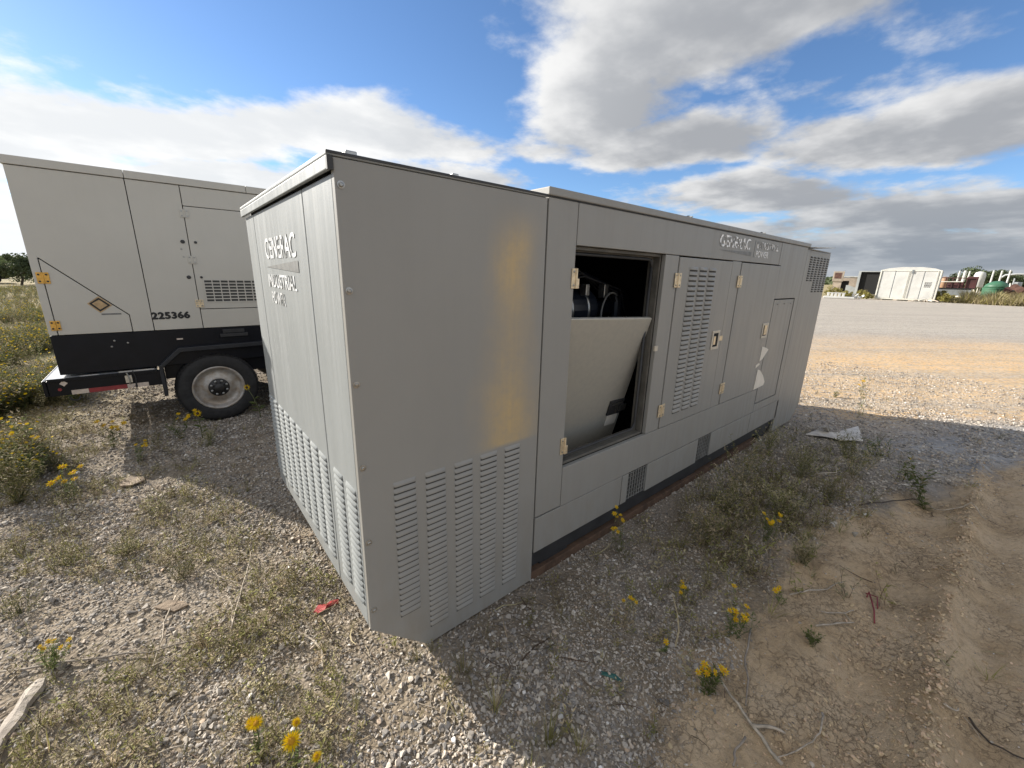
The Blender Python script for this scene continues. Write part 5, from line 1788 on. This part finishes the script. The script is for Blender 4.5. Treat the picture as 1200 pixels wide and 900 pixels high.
for i, (x, y, r_, lab) in enumerate(big_rocks):
    o = link('loose_rock', rock_m, loc=(x, y, gz(x, y) + r_ * .3))
    o.scale = (r_ * 1.2, r_, r_)
    o.rotation_euler = (.2 * i, .1, i * 1.1)
    tag(o, lab, 'stone', 'pale stones lying loose')

# ================================================================== far side of the yard (right)
def far(az, dist, z=0.0):
    a = R(az)
    return Vector((CAM.x + dist * math.cos(a), CAM.y + dist * math.sin(a), z))


def elz(el, dist):
    return CAM.z + dist * math.tan(R(el))


def facing(name, az, dist, lab, cat, group=None, turn=0.0):
    """Empty whose local -y looks back at the yard; local x runs to the right as seen from the yard."""
    return empty(name, tuple(far(az, dist)), R(az - 90 + turn), lab, cat, group)


# white container: frame, four leaf panels, crowned roof, rods, printed notice
wc = facing('white_container', 6.5, 66.5, 'large white steel container with crowned roof and four upright panels', 'container', turn=-3)
WW, WH = 2.58, 3.42
xs_ = [-WW + .14 + (2 * WW - .28) * k / 4 for k in range(5)]
for k in range(4):
    MB().box(xs_[k] + .035, xs_[k + 1] - .035, 0.0, .06, .26, WH - .10).build('panel', M['white'], wc, bevel=.02)
for x in (-WW, WW - .14):
    MB().box(x, x + .14, -.06, .10, .1, WH).build('corner_post', M['white_d'], wc, bevel=.02)
MB().box(-WW + .14, WW - .14, -.05, .08, WH - .10, WH).build('top_rail', M['white_d'], wc, bevel=.02)
MB().box(-WW + .14, WW - .14, -.05, .08, .10, .25).build('bottom_rail', M['white_d'], wc, bevel=.02)
for k in range(1, 4):
    MB().box(xs_[k] - .035, xs_[k] + .035, -.03 if k == 2 else .02, .05, .25, WH - .10).build('mullion', M['white_d'] if k == 2 else M['greytank'], wc)
MB().prism_y([(-WW, WH + .001), (WW, WH + .001), (WW * .75, WH + .22), (WW * .35, WH + .36), (-WW * .3, WH + .36), (-WW * .75, WH + .20)], -.02, 7.0).build('roof', M['white'], wc)
MB().box(-WW, -WW + .04, .10, 7.0, .1, WH).build('side_wall', M['white'], wc)
MB().box(WW - .04, WW, .10, 7.0, .1, WH).build('side_wall', M['white'], wc)
MB().box(-WW + .04, WW - .04, 6.95, 7.0, .1, WH).build('back_wall', M['white'], wc)
for x in (xs_[2] - .13, xs_[2] + .13, xs_[4] - .2):
    MB().tube([(x, -.06, .3), (x, -.06, WH - .1)], .022, 6).build('lock_rod', M['white_d'], wc)
MB().box(xs_[2] + .12, xs_[2] + .30, -.08, -.03, WH - .35, WH + .05).build('vent_box', M['greytank'], wc)
nt = MB()
rg_ = random.Random(4)
for r_ in range(5):
    x0 = 1.42
    while x0 < 1.95:
        wd_ = rg_.uniform(.05, .14)
        nt.box(x0, min(x0 + wd_, 2.0), -.006, -.001, 2.06 - r_ * .12, 2.13 - r_ * .12 + (.02 if r_ == 3 else 0))
        x0 += wd_ + .03
tag(nt.build('printed_notice', M['stencil'], wc), kind='stuff')
MB().box(-WW, -WW + .3, -.01, .02, 1.42, 1.5).build('stain_strip', M['tanwall'], wc)
for k in range(4):
    MB().box(-WW + .4 + k * 1.3, -WW + .75 + k * 1.3, -.1, .6, -.05, .10).build('support_block', M['tanwall'], wc)

# open ended box behind it, lying on its side
ob = facing('open_box', 9.45, 84, 'pale grey box trailer with its black open end towards the yard', 'container', turn=-6)
OB = 1.15
MB().box(-OB - .3, -OB, 0, 5, .35, 3.55).build('side_wall', M['grey_box'], ob)
MB().box(OB, OB + .12, 0, 5, .35, 3.55).build('side_wall', M['grey_box'], ob)
MB().box(-OB - .3, OB + .12, 0, 5, 3.551, 3.68).build('roof', M['grey_box'], ob)
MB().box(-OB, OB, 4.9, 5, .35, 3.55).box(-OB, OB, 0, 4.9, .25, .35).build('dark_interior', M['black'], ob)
MB().box(-OB, OB, 0.3, 0.34, .35, 3.55).build('interior_shade_sheet', M['black'], ob)  # flat black sheet added as the shade inside the open end
# tan shed with a dark opening, and a cabinet on its roof end
ts = facing('tan_shed', 10.9, 96, 'low tan block shed with a dark doorway', 'shed')
MB().box(-2.2, -1.5, 0, 3, 0, 2.75).build('wall', M['tanwall'], ts)
MB().box(-.25, 2.0, 0, 3, 0, 2.85).build('wall', M['tanwall'], ts)
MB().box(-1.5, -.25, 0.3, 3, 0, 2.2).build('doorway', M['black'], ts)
MB().box(-1.5, -.25, 0, 3, 2.2, 2.78).build('lintel', M['tanwall'], ts)
MB().box(-2.3, 2.1, -.1, 3.1, 2.86, 2.98).build('roof', M['white_d'], ts)
cb = facing('equipment_cabinet', 12.05, 92, 'tan equipment cabinet on a stand with a rust brown louvre panel', 'cabinet')
MB().box(-.75, .75, 0, 1.2, 2.05, 3.75).build('body', M['tanwall'], cb, bevel=.03)
MB().box(-.55, .40, -.02, -.001, 2.55, 3.5).build('louvre_panel', M['rustred'], cb)
MB().box(-.6, .6, .1, 1.1, 0, 2.05).build('stand', M['tanwall'], cb)
MB().tube([(.55, .3, 3.75), (.75, .3, 4.0)], .04, 6).build('exhaust', M['greytank'], cb)
rp = facing('steel_ramp', 10.35, 90, 'grey sloping steel ramp in front of the tan shed', 'ramp')
MB().prism_y([(-1.4, .02), (1.5, .02), (1.5, .5), (-1.1, 1.5), (-1.4, 1.5)], 0, 1.2).build('plate', M['grey_box'], rp)
# white slotted trough and debris by the container
wt_ = facing('white_trough', 11.65, 63, 'white plastic trough with a row of slots lying by the yard edge', 'trough')
MB().box(-1.45, 1.5, 0, .9, .02, .26).build('base', M['white'], wt_, bevel=.05)
for k in range(5):
    MB().box(-1.15 + k * .36, -.90 + k * .36, .1, .6, .261, .62).build('rib', M['white'], wt_, bevel=.03)
MB().box(-1.2, .6, .1, .62, .621, .70).build('top_bar', M['white'], wt_, bevel=.02)
wd = facing('white_debris', 10.15, 64.5, 'jumbled heap of white broken board left of the container', 'debris')
for k in range(5):
    o = MB().box(-.35, .35, -.05, .05, 0, .22).build('board', M['white'], wd)
    o.location = (-.5 + k * .25, .1 * k, .1 + .1 * (k % 3))
    o.rotation_euler = (0, .5 * math.sin(k * 2), .6 * k)
bd = facing('timber_debris', 4.95, 65.2, 'broken pale timber lying at the foot of the container', 'debris')
for k in range(6):
    o = MB().box(-.5, .5, -.05, .05, 0, .08).build('board', M['tanwall'] if k % 2 else M['white_d'], bd)
    o.location = (-.8 + k * .3, .05 * k, .04 + .08 * (k % 3))
    o.rotation_euler = (0, .3 * math.cos(k * 2), .5 * k)
# maroon skid with tank
mk = facing('maroon_skid', 3.0, 95, 'maroon steel oilfield skid with a grey tank under its deck', 'machine')
MB().box(-2.1, 1.6, 0, 2.4, .35, 1.35).build('tank', M['greytank'], mk, bevel=.1)
MB().box(-2.3, 1.9, -.1, 2.5, 1.36, 1.50).build('deck', M['black'], mk)
for k, x in enumerate((-2.25, -1.5, -.75, 0, .75, 1.75)):
    MB().box(x - .06, x + .06, -.1, 0, 1.501, 2.95).build('post', M['maroon'], mk)
MB().box(-2.3, 1.9, -.12, -.02, 2.951, 3.08).build('rail', M['maroon'], mk)
MB().box(-1.3, .6, .3, 1.6, 1.501, 2.5).build('engine_block', M['maroon'], mk, bevel=.1)
MB().box(.75, 1.9, 0.05, 2.0, 1.501, 3.25).build('cabinet', M['maroon'], mk, bevel=.05)
MB().box(-3.3, -2.4, 0, 2.0, .2, 3.2).build('bin', M['maroon'], mk, bevel=.03)
MB().tube([(-2.2, -.2, 2.4), (.4, -.2, 2.45)], .07, 8).build('pipe', M['white_d'], mk)
ot = facing('orange_hopper', 4.0, 112, 'faded orange hopper showing beside the white container', 'machine')
MB().lathe([(.42, 0), (.45, 3.0), (.35, 3.35), (0, 3.45)], 'z', 20).build('tank', M['orange_tank'], ot, smooth=True)
# green domed tank and white tank
gt = facing('green_tank', .62, 100, 'green steel tank with a low domed lid', 'tank')
MB().lathe([(1.42, 0), (1.46, 1.45), (1.52, 1.47), (1.52, 1.60), (1.46, 1.62)], 'z', 40).build('wall', M['green'], gt, smooth=False)
MB().lathe([(1.46, 1.621), (1.25, 2.1), (.85, 2.5), (.35, 2.7), (0, 2.74)], 'z', 40).build('lid', M['green'], gt, smooth=True)
wk = facing('white_tank', 1.83, 108, 'round white tank standing behind the green one', 'tank')
MB().lathe([(.62, 1.6), (.70, 1.8), (.72, 3.6), (.6, 4.1), (.25, 4.3), (0, 4.32)], 'z', 28).build('shell', M['white'], wk, smooth=True)
for a in range(4):
    MB().tube([(.5 * math.cos(a * 1.57 + .4), .5 * math.sin(a * 1.57 + .4), 0), (.5 * math.cos(a * 1.57 + .4), .5 * math.sin(a * 1.57 + .4), 1.65)], .07, 6).build('leg', M['white_d'], wk)
for i, (az, d, top, lab) in enumerate([(3.16, 106, 1.36, 'white pipe post above the maroon skid, leftmost'), (2.80, 106, 1.38, 'thick white pipe post next to the leftmost one'), (2.52, 106, 1.33, 'thin white pipe post left of the round tank'),
                                       (1.08, 112, 1.40, 'white pipe post right of the round white tank'), (.59, 112, 1.40, 'white pipe post behind the green tank lid'), (.12, 112, 1.45, 'white pipe post right of the green tank, joined to an arch')]):
    e = facing('pipe_post', az, d, lab, 'post', 'white pipe posts among the far machinery')
    zt = elz(top, d)
    r_ = .20 if i == 1 else .12
    MB().lathe([(r_, 0), (r_, zt - .05), (r_ * .7, zt), (0, zt)], 'z', 12).build('pipe', M['white'], e, smooth=False)
    MB().lathe([(r_ * 1.6, 0), (r_ * 1.6, .12), (r_, .14)], 'z', 12).build('foot', M['white_d'], e)
ar = facing('pipe_arch', -.05, 116, 'long grey pipe arch above the rusty machinery', 'pipe')
MB().tube([(-1.3, 0, 3.3), (-.8, 0, 3.9), (.5, 0, 4.1), (2.4, 0, 4.1), (3.2, 0, 3.6)], .16, 8).build('arch_pipe', M['grey_box'], ar, smooth=True)
for x in (-1.3, 3.2):
    MB().tube([(x, 0, 0), (x, 0, 3.4)], .12, 8).build('leg', M['grey_box'], ar)
rm = facing('rusty_machinery', -.95, 98, 'rusty red machinery with pipes and wheels at the right edge', 'machine')
rg_ = random.Random(9)
MB().box(-1.7, 2.2, 0.2, 2, .4, 1.2).build('base_frame', M['rustred'], rm, bevel=.05)
for k in range(7):
    x = -1.5 + k * .55
    MB().lathe([(.0, -.12), (.45, -.10), (.45, .10), (.0, .12)], 'y', 14, origin=(x, rg_.uniform(-.2, .4), rg_.uniform(1.1, 2.0))).build('wheel', M['rustred'] if k % 3 else M['maroon'], rm)
for k in range(6):
    x = rg_.uniform(-1.6, 2.0)
    MB().tube([(x, .1, 1.2), (x + rg_.uniform(-.4, .4), .2, rg_.uniform(2.2, 3.2))], .09, 6).build('pipe', (M['rustred'], M['grey_box'], M['white_d'])[k % 3], rm)
MB().box(-1.2, -.3, .5, 1.8, 1.201, 2.6).build('housing', M['grey_box'], rm, bevel=.08)


# --- shrubs, brush and trees
def leafy(name, par, centre, radii, n, leaf_s, m_, seed, clumps=26, z0=None):
    """A crown of many leaf faces gathered in uneven clumps."""
    rg = np.random.default_rng(seed)
    c = np.asarray(centre, float)
    rad = np.asarray(radii, float)
    u = rg.normal(size=(clumps, 3))
    u /= np.linalg.norm(u, axis=1)[:, None]
    cc = c + u * rad * (rg.random((clumps, 1)) ** .45) * .82
    cr_ = rg.uniform(.16, .38, clumps) * rad.mean()
    k = rg.integers(0, clumps, n)
    q = rg.normal(size=(n, 3))
    q /= np.linalg.norm(q, axis=1)[:, None]
    p = cc[k] + q * (cr_[k] * rg.random(n) ** .4)[:, None]
    if z0 is not None:
        p[:, 2] = np.maximum(p[:, 2], z0 + rg.random(n) * .1)
    d1 = rg.normal(size=(n, 3))
    d1 /= np.linalg.norm(d1, axis=1)[:, None]
    d2 = np.cross(d1, rg.normal(size=(n, 3)))
    d2 /= np.linalg.norm(d2, axis=1)[:, None]
    ls = (leaf_s * rg.uniform(.5, 1.4, n))[:, None]
    v = np.stack([p - d1 * ls, p + d2 * ls * .5, p + d1 * ls, p - d2 * ls * .5], 1).reshape(-1, 3)
    me = bpy.data.meshes.new(name)
    me.from_pydata(v.tolist(), [], np.arange(4 * n).reshape(n, 4).tolist())
    me.materials.append(m_)
    return link(name, me, par)


def tree(az, dist, h, rad, lab, seed, n=2600, m_='tree_leaf', trunk_h=.35, cat='tree', name='tree', group='trees beyond the yard'):
    e = empty(name, tuple(far(az, dist)), 0, lab, cat, group)
    rg = random.Random(seed)
    b = MB()
    top = h * .8
    b.tube([(0, 0, -.1), (.1 * rad, .05, h * .25), (-.05 * rad, .1, h * .5), (0, 0, top)], [h * .035, h * .028, h * .018, h * .006], 8)
    for k in range(7):
        a = rg.uniform(0, 6.28)
        z0 = h * rg.uniform(.22, .55)
        b.tube([(0, 0, z0), (math.cos(a) * rad * .4, math.sin(a) * rad * .4, z0 + h * .16), (math.cos(a) * rad * .8, math.sin(a) * rad * .8, z0 + h * rg.uniform(.2, .38))], [h * .016, h * .01, h * .004], 5)
    b.build('trunk', M['bark'], e, smooth=True)
    leafy('crown', e, (0, 0, h * (.5 + trunk_h * .35)), (rad, rad, h * (.5 - trunk_h * .35)), n, h * .035, M[m_], seed, 34, z0=h * trunk_h * .5)
    return e


tree(1.75, 128, elz(1.85, 128), 4.6, 'rounded green tree behind the round white tank', 71, 6500, trunk_h=.2)
tree(3.45, 132, elz(1.10, 132), 2.9, 'low green tree between the container and the pipe posts', 72, 4500, trunk_h=.2)
tree(.6, 134, elz(1.35, 134), 4.2, 'spreading tree behind the green tank', 73, 6000, trunk_h=.2)
tree(-.6, 140, elz(1.15, 140), 4.6, 'low tree at the far right behind the rusty machinery', 74, 6000, trunk_h=.2)
tree(-3.2, 138, 5.0, 5.0, 'tree beyond the right edge of the machinery', 75)
# left: mesquite trees and a parked car
tree(99.5, 52, elz(.75, 52), 1.9, 'ragged mesquite tree at the left edge beside the trailer', 81, 5200, trunk_h=.15)
tree(97.9, 55, elz(.05, 55), 2.2, 'lower mesquite tree partly behind the trailer', 82, 4000, trunk_h=.12)
tree(101.6, 58, elz(-.1, 58), 2.3, 'dark low mesquite behind the parked car', 83, 4000, trunk_h=.12)
tree(104.5, 57, elz(.5, 57), 2.6, 'mesquite tree left of the parked car', 84, 3000, trunk_h=.12)
for i, (az, d, h, rad, lab) in enumerate([(12.25, 68, 1.55, 1.1, 'yellow flowering shrub against the far end of the enclosure'), (11.2, 75, .9, 1.0, 'dry shrub under the dark doorway'),
                                          (9.75, 70, 1.3, .8, 'twiggy shrub before the black open box'), (9.3, 66.5, .75, .75, 'yellow green shrub touching the container'),
                                          (10.85, 64.5, .65, .8, 'small yellow shrub behind the white trough'), (4.05, 68, 1.5, .8, 'yellow green shrub at the right side of the container'),
                                          (3.55, 66, 1.0, .9, 'yellow shrub below the maroon skid')]):
    e = empty('shrub', tuple(far(az, d)), 0, lab, 'shrub', 'yellowish shrubs along the far edge of the yard')
    sb = MB()
    for k in range(6):
        a = k * 1.05
        sb.tube([(0, 0, 0), (math.cos(a) * rad * .3, math.sin(a) * rad * .3, h * .5), (math.cos(a) * rad * .6, math.sin(a) * rad * .6, h * .85)], [.03, .02, .008], 4)
    sb.build('stems', M['brown'], e)
    leafy('foliage', e, (0, 0, h * .5), (rad, rad, h * .48), 1500, .07, M['shrub_leaf'], 500 + i, 18, z0=.02)
# bank of dry brush along the yard edge, one mass
bk = []
rg_ = np.random.default_rng(5)
bm_ = MB()
for k in range(4200):
    az = 3.6 - 9.5 * rg_.random()
    d = 64 + 11 * rg_.random() + (1.5 if az < 1.5 else 2.5) + .3 * max(0, -az)
    hump = .55 + .45 * math.sin(az * 1.9 + .6) ** 2
    p = far(az, d)
    h = rg_.uniform(.6, 1.5) * hump * (1.35 if az < 2.4 else .7)
    for _ in range(2):
        a = rg_.uniform(0, 6.28)
        blade(bm_, p, (math.cos(a) * .55, math.sin(a) * .55, 1), h, .07, .5, 2, 0 if rg_.random() < .7 else 1)
tag(bm_.build('dry_brush', [M['brush_leaf'], M['shrub_leaf']]), 'bank of dry brush along the far edge of the yard', kind='stuff')
# distant low woodland along the horizon
tl = []
rg_ = np.random.default_rng(8)
nT = 26000
az_ = rg_.uniform(-25, 125, nT)
dd_ = rg_.uniform(420, 520, nT)
hh_ = (vnoise(az_ * 1.7, az_ * 0 + 2, 61) * .7 + .3) * 6.5
zz_ = hh_ * rg_.random(nT) ** .8
px_ = CAM.x + dd_ * np.cos(np.radians(az_))
py_ = CAM.y + dd_ * np.sin(np.radians(az_))
sz_ = rg_.uniform(.6, 1.6, nT)
tx, ty = -np.sin(np.radians(az_ + rg_.uniform(-50, 50, nT))), np.cos(np.radians(az_))
v = np.stack([np.stack([px_ - tx * sz_, py_ - ty * sz_, zz_], -1), np.stack([px_, py_, zz_ - sz_ * .7], -1), np.stack([px_ + tx * sz_, py_ + ty * sz_, zz_], -1), np.stack([px_, py_, zz_ + sz_ * .8], -1)], 1).reshape(-1, 3)
me = bpy.data.meshes.new('far_woodland')
me.from_pydata(v.tolist(), [], np.arange(4 * nT).reshape(nT, 4).tolist())
me.materials.append(M['tree_leaf'])
tag(link('far_woodland', me), 'low dark woodland along the horizon', kind='stuff')

# parked car far left
pc_ = empty('parked_car', tuple(far(102.3, 58)), R(15), 'dark car parked under the mesquite trees at the far left', 'car')
body = MB()
prof = [(-2.2, .35), (2.2, .35), (2.25, .75), (1.9, .92), (1.0, .98), (.45, 1.42), (-1.0, 1.45), (-1.7, 1.02), (-2.2, .95), (-2.27, .7)]
body.prism_y(prof, -.85, .85)
body.build('body', M['navy'], pc_, bevel=.08)
MB().prism_y([(-.95, 1.03), (.82, 1.03), (.40, 1.36), (-.9, 1.38)], -.865, -.852).build('window', M['black'], pc_)
for x in (-1.4, 1.4):
    for y in (-.82, .82):
        MB().lathe([(0, -.1), (.30, -.1), (.33, -.06), (.33, .06), (.30, .1), (0, .1)], 'y', 20, origin=(x, y, .33)).build('wheel', M['tyre'], pc_)
